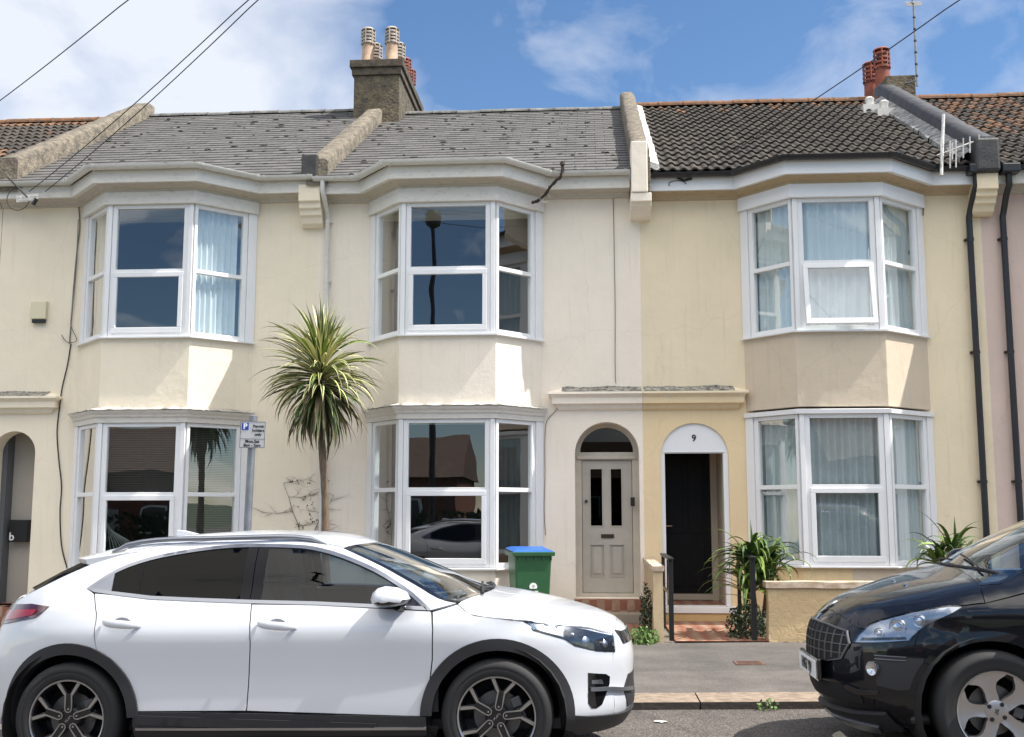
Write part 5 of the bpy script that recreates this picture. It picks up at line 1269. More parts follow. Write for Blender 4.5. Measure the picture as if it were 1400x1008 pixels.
wheelwells(wc, white, .42)
b = MB(); b.box(-1.7, 1.75, -.70, .70, .24, .30); b.box(.80, 1.2, -.66, .66, .70, .96); b.build('floor', 'dash', wc, local=True)
seats(wc, 'seat_dark', (-.15, -1.0))
b = MB(); b.lathe([(.17, -.012), (.185, 0), (.17, .012), (.155, 0), (.17, -.012)], n=24, M=Matrix.Translation((.62, -.37, .90)) @ Matrix.Rotation(R(65), 4, 'Y')); b.build('steering_wheel', 'dash', wc, smooth=60, local=True)
for x, a0 in ((Fcx, 78), (Rc, 90)):
    for sg in (-1, 1): wheel(white, wc, x, sg, WR, .236, 'a', a0=a0, ycar=.895)
mat('grid_metal', (.16, .16, .165), .35, metal=.8)
# ---- the black family car, nose towards the white one
BR_ = .348
black = Car(2.345 + 1.3065, -7.50, -1, (
    [(.17, 1.98), (.22, 2.06), (.30, 2.14), (.40, 2.19), (.50, 2.20), (.66, 2.195), (.76, 2.175), (.84, 2.12), (.90, 2.04), (.95, 1.94), (1.01, 1.76), (1.06, 1.58), (1.10, 1.40), (1.14, 1.27), (1.24, 1.10), (1.35, .88), (1.44, .67), (1.52, .40), (1.58, .08), (1.612, -.35)],
    [(.17, -2.0), (.35, -2.13), (.6, -2.165), (.9, -2.13), (1.0, -2.08), (1.2, -1.93), (1.35, -1.76), (1.5, -1.55), (1.57, -1.38), (1.60, -1.1), (1.612, -.7)],
    [(.17, .80), (.3, .875), (.42, .905), (.6, .915), (.80, .905), (.92, .893), (1.0, .862), (1.06, .825), (1.12, .795), (1.25, .745), (1.40, .68), (1.50, .60), (1.56, .50), (1.59, .35), (1.605, .18), (1.612, 0)],
    [(.17, 4.2), (.8, 4.2), (.95, 6), (1.1, 9), (1.25, 7), (1.61, 5)], [(.17, 6), (1.6, 6)]), 2.613, BR_)
bc = thing('parked_car', 'black family car with slanted clear headlamp and silver alloy wheel', 'car', (black.X, black.Y, gz(black.X)), 'cars parked along the kerb')
bc.rotation_euler = (black.M.to_euler()); bc.location = black.M.translation
q_ = black.sp; bx_ = black.wx
b_hood = q_([(1400, 783), (1385, 788), (1350, 797), (1330, 801), (1316, 806)])
hlp = q_([(1169, 878.5), (1176, 868), (1188, 856.5), (1203, 850), (1222, 845), (1248, 838), (1274, 833.5), (1298, 830), (1315, 830.5), (1303, 838), (1289, 844), (1270, 853), (1255.5, 863), (1248, 870), (1243, 876), (1205, 878.5)])
# bonnet edge seen from the side, nose to cowl
edge_pts = q_([(1226, 842.5), (1250, 837), (1274, 832.5), (1300, 829.5), (1320, 828), (1347, 825)])
he = [p for p in edge_pts]; A_ = he[-1]; B1 = q_([(1343, 812)])[0]; B_ = q_([(1338, 800.5)])[0]; C_ = q_([(1367, 798)])[0]; D_ = q_([(1399, 782)])[0]

apil = [C_, D_, (D_[0] - .2, D_[1] + .115), (.55, 1.385), (.30, 1.475), (.0, 1.52), (-.5, 1.545), (-1.0, 1.54), (-1.3, 1.50), (-1.48, 1.42)]
ARb = .452
XB = 1.93
b_wu = curve([(.93, 1.065), (.84, 1.12), (.68, 1.21), (.45, 1.32), (.15, 1.42), (-.3, 1.465), (-.8, 1.46), (-1.15, 1.42), (-1.36, 1.30), (-1.42, 1.22)], 3); b_wl = [(-1.0, 1.10), (-.3, 1.075), (.4, 1.06)]
wloop = b_wu + b_wl
xh0 = he[0][0]
top_line = [(1.06, 1.145)] + [(1.14, 1.10)]
hl_edge = sorted([p for p in he if p[0] < XB - .02], key=lambda p: p[0])
wing_top = [A_] + [p for p in hl_edge if A_[0] + .02 < p[0] < 1.85]
lastz = wing_top[-1][1]
wing_top += [(1.86, lastz - .028), (XB, lastz - .06)]
wing = wing_top + [(XB, .5), (XB, .20), (1.78, .19)] + arc(bx_, BR_, ARb, -12, 186, 30) + [(.84, .30), (.84, 1.055), (1.0, 1.04)]
fdoor = [(.835, 1.055), (.4, 1.055), (-.22, 1.072), (-.23, .6), (-.22, .27), (.82, .27), (.835, .5)]
rdoor = [(-.23, 1.072), (-1.0, 1.095), (-1.10, 1.10), (-1.14, .8)] + list(reversed(arc(-bx_, BR_, ARb, 5, 62, 8))) + [(-.86, .27), (-.225, .27), (-.235, .6)]
cant = [A_, B1, B_] + apil + [(-1.62, 1.36), (-1.80, 1.22), (-1.93, 1.0), (-1.95, .6), (-1.95, .25), (-1.78, .25)] + list(reversed(arc(-bx_, BR_, ARb, 60, 186, 16))) + [(-1.145, .8), (-1.105, 1.105), (-1.42, 1.215)] + list(reversed(b_wu))[1:-1] + [(1.0, 1.045)]
for nm, pl in (('front_wing', wing), ('front_door', fdoor), ('rear_door', rdoor), ('quarter_panel', cant)):
    o2 = black.both(nm, 'paint_black', bc, inset(pl, .0022), 0, .014)
    if 'door' in nm:
        for o, sg in zip(o2, (1, -1)):
            x0 = -.10 if nm == 'front_door' else -.98; b = MB(); y = black.yf(x0, .92)
            b.tube([(x0 - .1, sg * (y + .004), .925), (x0 - .07, sg * (y + .035), .925), (x0 + .07, sg * (y + .035), .92), (x0 + .1, sg * (y + .004), .918)], [.01, .014, .014, .01], 8); b.build('handle', 'paint_black', o, smooth=50, local=True)
black.both('window_trim', 'chrome', bc, inset(wloop, -.006), .004, .016, .05, holes=[inset(wloop, .012)])
inb = inset(wloop, .013)
black.both('front_window', 'windscreen', bc, clip_x(inb, -.22, 3), -.003, 0, .05); black.both('rear_window', 'car_privacy', bc, clip_x(inb, -3, -.32), -.003, 0, .05); black.both('door_pillar', 'gloss_black', bc, clip_x(inb, -.319, -.221), .002, .02)
for c_, lo_, hi_ in ((bx_, -14, 190), (-bx_, -10, 194)):
    black.both('arch_cladding', 'paint_black', bc, arc(c_, BR_, ARb + .006, lo_, hi_, 34) + arc(c_, BR_, .402, hi_, lo_, 34), .012, .07, .03)
black.both('sill', 'clad', bc, [(-.88, .30), (.88, .30), (.88, .2), (-.88, .2)], .012, .05)
hb = [(p[0], black.yf(*p)) for p in [B_, B1] + sorted(wing_top)]
ex = hb[-1]; nose = [(XB + (2.075 - XB) * math.sin(math.pi / 2 * k / 8), ex[1] * math.cos(math.pi / 2 * k / 8)) for k in range(1, 9)]
cw = [(1.265 - (1.265 - hb[0][0]) * (k / 6) ** 2, hb[0][1] * k / 6) for k in range(6)]
half = cw + hb + nose; hp = half[:-1] + [half[-1]] + [(a, -b) for a, b in reversed(half[1:-1])]
black.one('bonnet', 'paint_black', bc, 'top', inset(hp, .0025), 0, .01, smooth=60)
fy = [(black.yf(XB, z), z) for z in (.2, .3, .4, .5, .6, .7, .8)] + [(ex[1], black.zf(XB, ex[1]) - .003)]
fe = fy + [(b, black.zf(a, b) - .003) for a, b in nose]; fpp = fe + [(-a, b) for a, b in reversed(fe[:-1])]
black.one('front_bumper', 'paint_black', bc, 'front', inset(fpp, -.004), -.0015, .01)
# grille with its grid
gp = [(-.42, .60), (-.30, .575), (.30, .575), (.42, .60), (.475, .70), (.44, .775), (.25, .80), (0, .81), (-.25, .80), (-.44, .775), (-.475, .70)]
g_ = black.one('grille', 'shell_dark', bc, 'front', gp, .003, .012)
gb = MB()
def gbar(a, b, w, mb, off=.012):
    n = 10; rows = []
    for i in range(n + 1):
        y = a[0] + (b[0] - a[0]) * i / n; z = a[1] + (b[1] - a[1]) * i / n; t = Vector((b[0] - a[0], b[1] - a[1])).normalized(); rows.append((y, z, t))
    vs = []
    for y, z, t in rows:
        for s2, o2 in ((-w, .004), (-w, off), (w, off), (w, .004)):
            yy, z2 = y - t.y * s2, z + t.x * s2; vs.append((black.xff(yy, z2) + o2, yy, z2))
    mb.add(vs, [(i * 4 + k, i * 4 + k + 1, i * 4 + 5 + k, i * 4 + 4 + k) for i in range(n) for k in range(3)])
for z, L_ in ((.635, .44), (.69, .465), (.745, .455)): gbar((-L_, z), (L_, z), .0022, gb)
for i in range(-6, 7):
    y = i * .068; gbar((y, .58 + (.02 if abs(y) > .3 else 0)), (y * 1.03, .795 - .03 * (abs(y) / .45) ** 2), .0022, gb)
for i in range(len(gp)): gbar(gp[i], gp[(i + 1) % len(gp)], .0035, gb, .014)
gb.build('grille_grid', 'grid_metal', g_, local=True, smooth=30)
black.one('lower_grille', 'shell_dark', bc, 'front', [(-.50, .34), (.50, .34), (.52, .42), (.45, .44), (-.45, .44), (-.52, .42)], .004, .012)
black.one('bumper_trim', 'clad', bc, 'front', [(-.55, .20), (.55, .20), (.58, .30), (.4, .28), (-.4, .28), (-.58, .30)], .03, .05)
black.one('skid_plate', 'satin', bc, 'front', [(-.42, .175), (.42, .175), (.48, .225), (.3, .235), (-.3, .235), (-.48, .225)], .045, .03)
# number plate
pb = MB(); xp = black.xff(0, .52) + .012; pb.box(xp, xp + .012, -.265, .265, .455, .568); pl_ = pb.build('number_plate', 'plate_white', bc, local=True, bevel=.003)
tb = MB(); text_into(tb, 'HV63 YJV', .098, Matrix.Translation((xp + .0135, 0, .511)) @ Matrix(((0, 0, 1, 0), (1, 0, 0, 0), (0, 1, 0, 0), (0, 0, 0, 1))), .0012, sx=.84, bold=.003); tb.build('plate_lettering', 'sign_black', pl_, local=True)
pb = MB(); pb.box(xp - .03, xp - .001, -.30, .30, .44, .585); pb.build('plate_holder', 'gloss_black', bc, local=True, bevel=.01)
# chrome rearing animal emblem on the bonnet tip
def on_nose(y, z, off): return (black.xff(y, z) + off, y, z)
em = MB(); sil = [(-.030, -.060), (-.012, -.060), (-.006, -.030), (.006, -.012), (.012, -.055), (.028, -.058), (.024, -.010), (.040, .004), (.048, .022), (.034, .018), (.022, .012), (.030, .034), (.040, .048), (.026, .044), (.016, .030), (.014, .052), (.002, .066), (-.016, .064), (-.026, .050), (-.020, .040), (-.030, .036), (-.022, .028), (-.014, .028), (-.020, .004), (-.040, .002), (-.038, -.010), (-.020, -.014), (-.026, -.036)]
V, Fc, B = cdt(sil, (), .02); n0 = len(V); zc0 = black.hit(1134, 838).z
em.add([on_nose(a, zc0 + b, .016) for a, b in V] + [on_nose(a, zc0 + b, .001) for a, b in V], [tuple(f) for f in Fc] + [(p, q, q + n0, p + n0) for p, q in B]); em.build('emblem', 'chrome', bc, local=True)
for sg in (1, -1):
    m_ = MB(); black.patch(m_, 'side', hlp, .002, .012, sg, .03); b_ = m_.build('headlight', 'lamp_inner', bc, smooth=50, local=True, fix=False)
    for (u, v, r_) in ((1228, 858, .048), (1258, 849, .034), (1203, 866, .030)):
        p = black.hit(u, v); y = black.yf(p.x, p.z); nx = .5
        q = MB(); T = Matrix.Translation((p.x - .0, sg * (y - .004), p.z)) @ Matrix.Rotation(-sg * math.pi / 2, 4, 'X') @ Matrix.Rotation(R(35), 4, 'Y')
        q.lathe([(r_ * 1.15, .004), (r_ * 1.05, .016), (r_ * .95, .004), (r_ * .55, -.002), (r_ * .5, .012), (0, .018)], n=22, M=T); q.build('lamp_reflector', 'chrome', b_, smooth=30, local=True)
    q = MB(); black.patch(q, 'side', q_([(1176, 876), (1240, 874.5), (1238, 871), (1180, 872)]), .007, .004, sg, .03); q.build('lamp_divider', 'lamp_dark', b_, local=True, fix=False)
    q = MB(); black.patch(q, 'side', hlp, .022, .018, sg, .03); q.build('lamp_cover', 'lamp_glass', b_, smooth=50, local=True, fix=False)
    ps = [on_nose(sg * .58, .56, .0)]
    p = black.hit(1194.4, 913.8); n_ = Vector((p.x, sg * abs(p.y), p.z))
    fogp = [(p.x + .06, p.z + .075), (p.x - .26, p.z + .075), (p.x - .22, p.z - .10), (p.x - .12, p.z - .12), (p.x + .04, p.z - .10)]
    fogp = [(min(a, XB - .01), b) for a, b in fogp]
    q = MB(); black.patch(q, 'side', fogp, .004, .010, sg, .03); fo = q.build('fog_recess', 'clad', bc, smooth=50, local=True, fix=False)
    T = Matrix.Translation(n_) @ Matrix.Rotation(-sg * math.pi / 2, 4, 'X') @ Matrix.Rotation(R(55), 4, 'Y')
    q = MB(); q.lathe([(.045, .0), (.042, .022), (.034, .022), (.02, .014), (0, .012)], n=20, M=T); q.build('fog_lamp', 'chrome', fo, smooth=35, local=True)
    for dz in (.082, .062):
        q = MB(); black.patch(q, 'side', [(min(p.x + .05, XB - .01), p.z + dz), (p.x - .17, p.z + dz), (p.x - .17, p.z + dz - .005), (min(p.x + .05, XB - .01), p.z + dz - .005)], .010, .006, sg, .03); q.build('bumper_strip', 'satin', bc, local=True, fix=False)
    q = MB(); black.patch(q, 'side', q_([(1150, 932), (1160, 944), (1175, 950), (1200, 949), (1203, 944), (1175, 942)]), .012, .01, sg, .03); q.build('bumper_strip', 'gloss_black', bc, local=True, fix=False)
wsb = [(p[0], black.yf(*p)) for p in [B_] + apil[:5]]
wtb = wsb[-1]; topb = [(wtb[0] + .08 * (1 - (k / 6) ** 2), wtb[1] * k / 6) for k in range(6)]
lowb = [(1.265 - (1.265 - wsb[0][0]) * (k / 6) ** 2, wsb[0][1] * k / 6) for k in range(5, -1, -1)]
wb_ = topb + [wtb] + list(reversed(wsb))[1:] + lowb
wb_ = wb_ + [(a, -b) for a, b in reversed(wb_[1:-1])]
black.one('windscreen', 'windscreen', bc, 'top', inset(wb_, .012), -.002, 0, step=.04); black.one('windscreen_frame', 'gloss_black', bc, 'top', inset(wb_, .0005), .0, .006, holes=[inset(wb_, .028)])
rfb = [(p[0], black.yf(*p)) for p in apil[4:]]
rpb = list(reversed(rfb)) + list(reversed(topb)); rpb = rpb + [(a, -b) for a, b in reversed(rpb[:-1])]
black.one('roof', 'paint_black', bc, 'top', inset(rpb, .0005), 0, .01, smooth=60)
tgb = [(black.yf(-1.95, z), z) for z in (.22, .4, .6, .8, 1.0)] + [(black.yf(-1.80, 1.22), 1.22), (black.yf(-1.62, 1.36), 1.36), (black.yf(-1.48, 1.42), 1.42), (black.yf(-1.48, 1.50), 1.52)]
l1 = [p for p in tgb if p[1] <= 1.01]; black.one('tailgate', 'paint_black', bc, 'front', l1 + [(-a, b) for a, b in reversed(l1)], 0, .01, sg=-1)
l1 = [p for p in tgb if p[1] >= 1.0]; black.one('rear_screen', 'car_privacy', bc, 'front', l1 + [(-a, b) for a, b in reversed(l1)], 0, .004, sg=-1)
shell(black, bc, [inset(wloop, .0), arc(bx_, BR_, .47, 0, 360, 24), arc(-bx_, BR_, .47, 0, 360, 24)], [inset(wb_, 0)], pm='paint_black')
wheelwells(bc, black, .43)
b = MB(); b.box(-1.7, 1.75, -.70, .70, .24, .30); b.box(.62, 1.22, -.70, .70, .80, 1.03); b.build('floor', 'dash', bc, local=True, bevel=.03)
seats(bc, 'seat_pale', (-.12, -1.0), zs=.48)
b = MB(); b.lathe([(.17, -.012), (.185, 0), (.17, .012), (.155, 0), (.17, -.012)], n=24, M=Matrix.Translation((.50, -.37, 1.02)) @ Matrix.Rotation(R(65), 4, 'Y')); b.build('steering_wheel', 'dash', bc, smooth=60, local=True)
for sg in (1, -1): mirror(bc, .84, .86, 1.14, sg, 'paint_black', L=.11, W=.11, Hh=.09)
for (x0, y0, x1, y1) in ((1.215, .50, 1.17, .0), (1.225, -.02, 1.19, -.50)):
    b = MB(); b.tube([(x0 + (x1 - x0) * t / 6, y0 + (y1 - y0) * t / 6, black.zf(x0 + (x1 - x0) * t / 6, y0 + (y1 - y0) * t / 6) + .022) for t in range(7)], .007, 6); b.build('wiper', 'clad', bc, local=True)
b = MB(); b.tube([(1.25 - .10 * (t / 8) ** 2, .60 * t / 8, black.zf(1.25 - .10 * (t / 8) ** 2, .60 * t / 8) + .002) for t in range(-8, 9)], .010, 6); b.build('scuttle', 'clad', bc, local=True)
for sg in (.28, .0):
    p = (1.62, sg, black.zf(1.62, sg)); b = MB(); b.lathe([(.018, 0), (.016, .010), (0, .012)], c=p, n=10); b.build('washer_jet', 'lamp_inner', bc, local=True)
for x, a0 in ((bx_, 68), (-bx_, 30)):
    for sg in (-1, 1): wheel(black, bc, x, sg, BR_, .232, 'b', a0=a0, ycar=.91)

# ------------------------------------------------------------------ plants
mat('leaf_green', (.055, .105, .028), .45, col2=(.035, .07, .02), vscale=12, extra=vmix('rnd', .45), spec=.4)
mat('leaf_lime', (.15, .23, .035), .45, extra=vmix('rnd', .4))
mat('leaf_cream', (.60, .56, .27), .5, extra=vmix('rnd', .35))
mat('leaf_dead', (.12, .085, .045), .8, extra=vmix('rnd', .5))
mat('leaf_straw', (.34, .27, .15), .8, extra=vmix('rnd', .4))
mat('bark', (.20, .145, .10), .95, col2=(.10, .075, .055), vscale=30, bump=1.0, bscale=50, stretch=(1, 1, .35))
mat('ivy', (.022, .045, .016), .6, extra=vmix('rnd', .5))
mat('weed', (.09, .16, .035), .6, extra=vmix('rnd', .4))
mat('twig', (.05, .035, .028), .9)
def strap(mb, base, az, L, w, e0, droop, r, cm=0, ce=None, n=9, twist=0, edge=.26):
    """one long leaf: leaves at elevation e0, bends down by droop; keel fold; optional pale margins"""
    p = Vector(base); e = e0; mb.a = r.random(); side = Vector((-math.sin(az), math.cos(az), 0)); rows = []
    for i in range(n + 1):
        t = i / n; d = Vector((math.cos(az) * math.cos(e), math.sin(az) * math.cos(e), math.sin(e))); nr = side.cross(d) * -1
        ww = w * (math.sin(math.pi * min(1, t * .9 + .13)) ** .55) * (1 - t ** 5) * .5 + .0008
        s = side * math.cos(twist * t) + nr * math.sin(twist * t); up = nr * math.cos(twist * t) - side * math.sin(twist * t)
        rows.append([p - s * ww + up * ww * .35, p - s * ww * (1 - 2 * edge) + up * ww * .15, p, p + s * ww * (1 - 2 * edge) + up * ww * .15, p + s * ww + up * ww * .35])
        p = p + d * (L / n); e -= droop * (L / n) * (.3 + 1.5 * t)
    base_i = len(mb.v); mb.v += [tuple(q) for row in rows for q in row]
    for i in range(n):
        for k in range(4):
            mb.f.append([base_i + i * 5 + k, base_i + i * 5 + k + 1, base_i + i * 5 + 6 + k, base_i + i * 5 + 5 + k]); mb.mi.append((ce if ce is not None else cm) if k in (0, 3) else cm); mb.at.append(mb.a)
YT = -1.25
tb_ = at(444, 730, YT); tt = at(437, 560, YT)
tree = thing('cabbage_palm', 'tall cabbage palm with striped leaves on a bare trunk between two bay windows', 'tree', (tb_.x, YT, .13))
b = MB(); r_ = random.Random(2); pts = []; rs = []
zb_, zt_ = .05, at(437, 515, YT).z
for i in range(40):
    t = i / 39; z = zb_ + (zt_ - zb_) * t; f = (z - tb_.z) / (tt.z - tb_.z); pts.append((tb_.x + .01 + (tt.x - tb_.x) * f + .010 * math.sin(f * 5), YT + .02 * math.sin(f * 3), z)); rs.append(.054 - .008 * t + r_.uniform(-.004, .004))
b.tube(pts, rs, 14); b.build('trunk', 'bark', tree, smooth=70)
c_ = Vector((tt.x + .005, YT, zt_)); b = MB(); r = random.Random(11)
for i in range(430):
    t = (i / 430) ** .9                         # 0 = top of the head, 1 = lowest skirt
    az = i * 2.39996 + r.uniform(-.2, .2)
    e0 = R(88 - 150 * t ** .9) + r.uniform(-.3, .3); z = c_.z + .24 - .58 * t ** 1.1
    L = r.uniform(.50, .86) if t < .15 else (r.uniform(.55, .90) if t < .62 else r.uniform(.45, .80))
    if t > .5 and r.random() < .25: L *= 1.15
    bias = .15 * max(0, math.cos(az - math.pi)) * (t < .5); L *= (1 + bias)
    droop = r.uniform(.7, 1.9) * (1.35 if math.cos(az) > .3 else 1) if t < .6 else r.uniform(.9, 2.2)
    if e0 > R(62): droop = r.uniform(.1, 1.1)
    if t < .62: cm, ce = (0, 2) if r.random() < .7 else r.choice(((1, 2), (1, 1), (2, 2)))
    elif t < .8: cm, ce = r.choice(((0, 2), (0, 0), (3, 3), (0, 1)))
    else: cm, ce = r.choice(((3, 3), (3, 3), (4, 4), (0, 0), (3, 0)))
    rad = .035 + .02 * t
    strap(b, (c_.x + rad * math.cos(az), c_.y + rad * math.sin(az), z), az, L, r.uniform(.036, .062), e0, droop, r, cm, ce, n=8, twist=r.uniform(-.9, .9), edge=.24)
b.build('crown', ['leaf_green', 'leaf_lime', 'leaf_cream', 'leaf_dead', 'leaf_straw'], tree, fix=False)
def clump(name, lab, x, y, z, n, seed, L=(.5, .8), w=(.03, .05), e=(35, 85), dr=(1.5, 3.2), stems=((0, 0),), bias=None):
    b = MB(); r = random.Random(seed)
    for i in range(n):
        sx, sz = stems[i % len(stems)]
        az = r.uniform(0, 2 * math.pi); cm, ce = r.choice(((1, 1), (0, 0), (0, 1), (0, 1), (0, 0), (1, 0)))
        strap(b, (x + sx + r.uniform(-.04, .04), y + r.uniform(-.05, .05), z + sz + r.uniform(-.05, .04)), az, r.uniform(*L), r.uniform(*w), R(r.uniform(*e)), r.uniform(*dr), r, cm, ce, n=10, twist=r.uniform(-.6, .6))
    return b
def leaf_mass(b, x0, x1, y0, y1, z0, z1, n, seed, s=(.02, .05), shape=None, mi=0):
    r = random.Random(seed)
    for i in range(n):
        p = Vector((r.uniform(x0, x1), r.uniform(y0, y1), r.uniform(z0, z1)))
        if shape and not shape(p): continue
        a = Vector((r.gauss(0, 1), r.gauss(0, 1), r.gauss(0, 1))).normalized(); c = a.orthogonal().normalized(); q = r.uniform(*s); b.a = r.random(); b.cur = mi
        b.add([p - c * q * .5, p + a * q * .55, p + c * q * .5, p - a * q * .5 + Vector((0, 0, -q * .2))], [(0, 1, 2, 3)])
    b.cur = 0
px0 = at(1030, 840, -1.75)
pt = thing('strap_leaf_plant', 'bushy strap leaved plant with dark ivy foot beside the path to number 9', 'plant', (px0.x, -1.75, .15))
xq = px0.x
b = clump('leaves', '', xq, -1.7, .62, 150, 5, L=(.42, .80), e=(35, 88), dr=(2.4, 5.6), w=(.045, .072), stems=((0, .18), (.10, .30), (-.04, .0), (.22, .22), (.14, .10), (.0, .34)))
strap(b, (xq + .02, -1.7, .9), 1.7, .62, .04, R(86), .25, random.Random(1), 0, 1)
for k, (a_, L_) in enumerate(((3.3, .62), (3.05, .70), (2.9, .55), (3.5, .66), (3.6, .5))): strap(b, (xq - .05, -1.75, .80 - .06 * k), a_, L_, .036, R(48 - 6 * k), 2.6, random.Random(k), 0, 1)
b.build('leaves', ['leaf_green', 'leaf_lime', 'leaf_cream'], pt, fix=False)
s = MB(); s.tube([(xq, -1.7, .13), (xq + .02, -1.7, .5), (xq, -1.7, .95)], [.04, .035, .02], 8); s.tube([(xq + .1, -1.72, .13), (xq + .16, -1.72, .6), (xq + .2, -1.7, .9)], [.03, .03, .02], 8); s.build('stem', 'bark', pt, smooth=60)
b = MB(); leaf_mass(b, xq - .34, xq + .20, -2.15, -1.45, .15, .62, 2600, 3, (.02, .045), shape=lambda p: ((p.x - xq + .07) / .27) ** 2 + ((p.y + 1.8) / .33) ** 2 + ((p.z - .15) / .44) ** 2 < 1 + .25 * mnoise.noise(p * 9)); b.build('ivy', 'ivy', pt, fix=False)
x2 = at(1302, 770, -1.35); pt2 = thing('strap_leaf_plant', 'strap leaved plant rising behind the black car bonnet under the ochre bay', 'plant', (x2.x, -1.35, .15))
b = clump('leaves', '', x2.x - .05, -1.35, .82, 70, 15, L=(.40, .66), e=(25, 85), dr=(2.6, 5.0), w=(.05, .075), stems=((-.10, .12), (.06, .22), (.0, .08), (.18, .12)))
strap(b, (x2.x + .02, -1.35, 1.05), 2.9, .75, .05, R(70), 1.2, random.Random(1), 0, 0); strap(b, (x2.x + .05, -1.35, 1.1), 1.2, .45, .035, R(88), .1, random.Random(1), 0, 1)
b.build('leaves', ['leaf_green', 'leaf_lime', 'leaf_cream'], pt2, fix=False)
s = MB(); s.tube([(x2.x, -1.35, .13), (x2.x - .05, -1.35, .5), (x2.x, -1.35, 1.0)], [.045, .04, .02], 8); s.build('stem', 'bark', pt2, smooth=60)
def weedy(name, lab, x, y, z, n, seed, rx, ry, rz, s=(.02, .045), m='weed'):
    b = MB(); leaf_mass(b, x - rx, x + rx, y - ry, y + ry, z, z + rz, n, seed, s, shape=lambda p: ((p.x - x) / rx) ** 2 + ((p.y - y) / ry) ** 2 + ((p.z - z) / rz) ** 2 < 1 + .4 * mnoise.noise(p * 12))
    r = random.Random(seed)
    for k in range(max(4, n // 60)):
        a = r.uniform(0, 6.28); b.cur = 1; b.tube([(x + r.uniform(-rx, rx) * .4, y, z), (x + rx * .7 * math.cos(a), y + ry * .6 * math.sin(a), z + rz * r.uniform(.4, .95))], .003, 4)
    b.cur = 0; o = b.build(name, [m, 'twig'], fix=False); return tag(o, lab, 'weed')
w0 = at(880, 868, YW0 - .02)
weedy('weed', 'leafy green weed growing at the foot of the dividing wall', w0.x + .0, YW0 - .02, .12, 420, 1, .18, .16, .20, (.03, .055))
weedy('weed', 'dark creeper growing up the shaded side of the dividing wall', .63, -1.8, .15, 900, 2, .09, .22, .62, (.02, .04), 'ivy')
k0 = at(1048, 968, YK - .03); weedy('weed', 'small tuft of weed rooted in the kerb gutter near the black car', k0.x, YK - .05, gz(k0.x), 110, 4, .10, .05, .10, (.015, .03))
k0 = at(1082, 880, YW0 - .03); weedy('weed', 'dry straggling weed along the foot of the low ochre wall', k0.x + .15, YW0 - .03, .125, 120, 8, .35, .03, .035, (.012, .025), 'ivy')
# dead creeper on the wall behind the palm
b = MB(); r = random.Random(21)
root = at(417, 730, -.02)
def br(p, d, L, rad, dep):
    pts = [p]; q = Vector(p); d = d.normalized()
    for i in range(6):
        d = (d + Vector((r.uniform(-.25, .25), 0, r.uniform(-.15, .2)))).normalized(); q = q + d * L / 6; pts.append(q.copy())
        if dep > 0 and r.random() < .9: br(q.copy(), Vector((r.choice((-1, 1)) * r.uniform(.6, 1.2), 0, r.uniform(-.2, .5))), L * r.uniform(.25, .5), rad * .55, dep - 1)
    b.tube(pts, [rad * (1 - .7 * i / 6) for i in range(7)], 4)
br(Vector((root.x, -.012, root.z - .5)), Vector((0, 0, 1)), 1.25, .007, 3); br(Vector((root.x + .12, -.012, root.z)), Vector((.2, 0, 1)), .6, .005, 2); leaf_mass(b, root.x - .25, root.x + .32, -.03, -.008, root.z + .05, root.z + .75, 260, 5, (.008, .03), shape=lambda p: mnoise.noise(p * 7) > .12)
tag(b.build('climbing_plant', 'twig'), 'dead dark creeper twigs clinging to the cream wall behind the palm trunk', 'climber')
# ------------------------------------------------------------------ wheelie bin
bw = thing('wheelie_bin', 'green wheelie bin with bright blue lid beside the grey front door', 'bin', (at(724, 800, -1.1).x, -1.1, .14), rot=(0, 0, R(14)))
b = MB(); w, d_ = .235, .27; H1 = .95
def ring(z, k, kd): return [(-w * k, -d_ * kd, z), (w * k, -d_ * kd, z), (w * k, d_ * kd, z), (-w * k, d_ * kd, z)]
rs_ = [ring(.06, .80, .74), ring(.10, .84, .78), ring(H1 * .9, .985, .98), ring(H1, 1.0, 1.0)]
b.add([p for q in rs_ for p in q], [(i * 4 + k, i * 4 + (k + 1) % 4, i * 4 + 4 + (k + 1) % 4, i * 4 + 4 + k) for i in range(3) for k in range(4)] + [(0, 1, 2, 3)]); b.build('body', 'bin_green', bw, local=True, bevel=.025, seg=3)
b = MB(); b.add([(-w - .03, -d_ - .03, H1 - .035), (w + .03, -d_ - .03, H1 - .035), (w + .03, d_ + .02, H1 - .035), (-w - .03, d_ + .02, H1 - .035), (-w - .035, -d_ - .035, H1 + .015), (w + .035, -d_ - .035, H1 + .015), (w + .035, d_ + .02, H1 + .015), (-w - .035, d_ + .02, H1 + .015)], [(0, 3, 2, 1), (4, 5, 6, 7), (0, 1, 5, 4), (1, 2, 6, 5), (2, 3, 7, 6), (3, 0, 4, 7)])
for k in range(5): b.box(-w + .05 + k * .1, -w + .065 + k * .1, -d_ - .022, -d_ + .02, H1 - .09, H1 - .036)
b.build('rim', 'bin_green', bw, local=True, bevel=.008)
b = MB(); z = H1 + .016; P_ = [(-w - .03, -d_ - .035, z), (w + .03, -d_ - .035, z), (w + .03, d_ + .06, z + .03), (-w - .03, d_ + .06, z + .03), (-w + .03, -d_ + .05, z + .03), (w - .03, -d_ + .05, z + .03), (w - .03, d_ - .05, z + .055), (-w + .03, d_ - .05, z + .055)]
b.add(P_, [(0, 3, 2, 1), (4, 5, 6, 7), (0, 1, 5, 4), (1, 2, 6, 5), (2, 3, 7, 6), (3, 0, 4, 7)]); b.build('lid', 'bin_blue', bw, local=True, bevel=.014)
b = MB(); b.tube([(-w, d_ + .03, H1 - .02), (w, d_ + .03, H1 - .02)], .015, 8); b.build('handle', 'bin_green', bw, local=True)
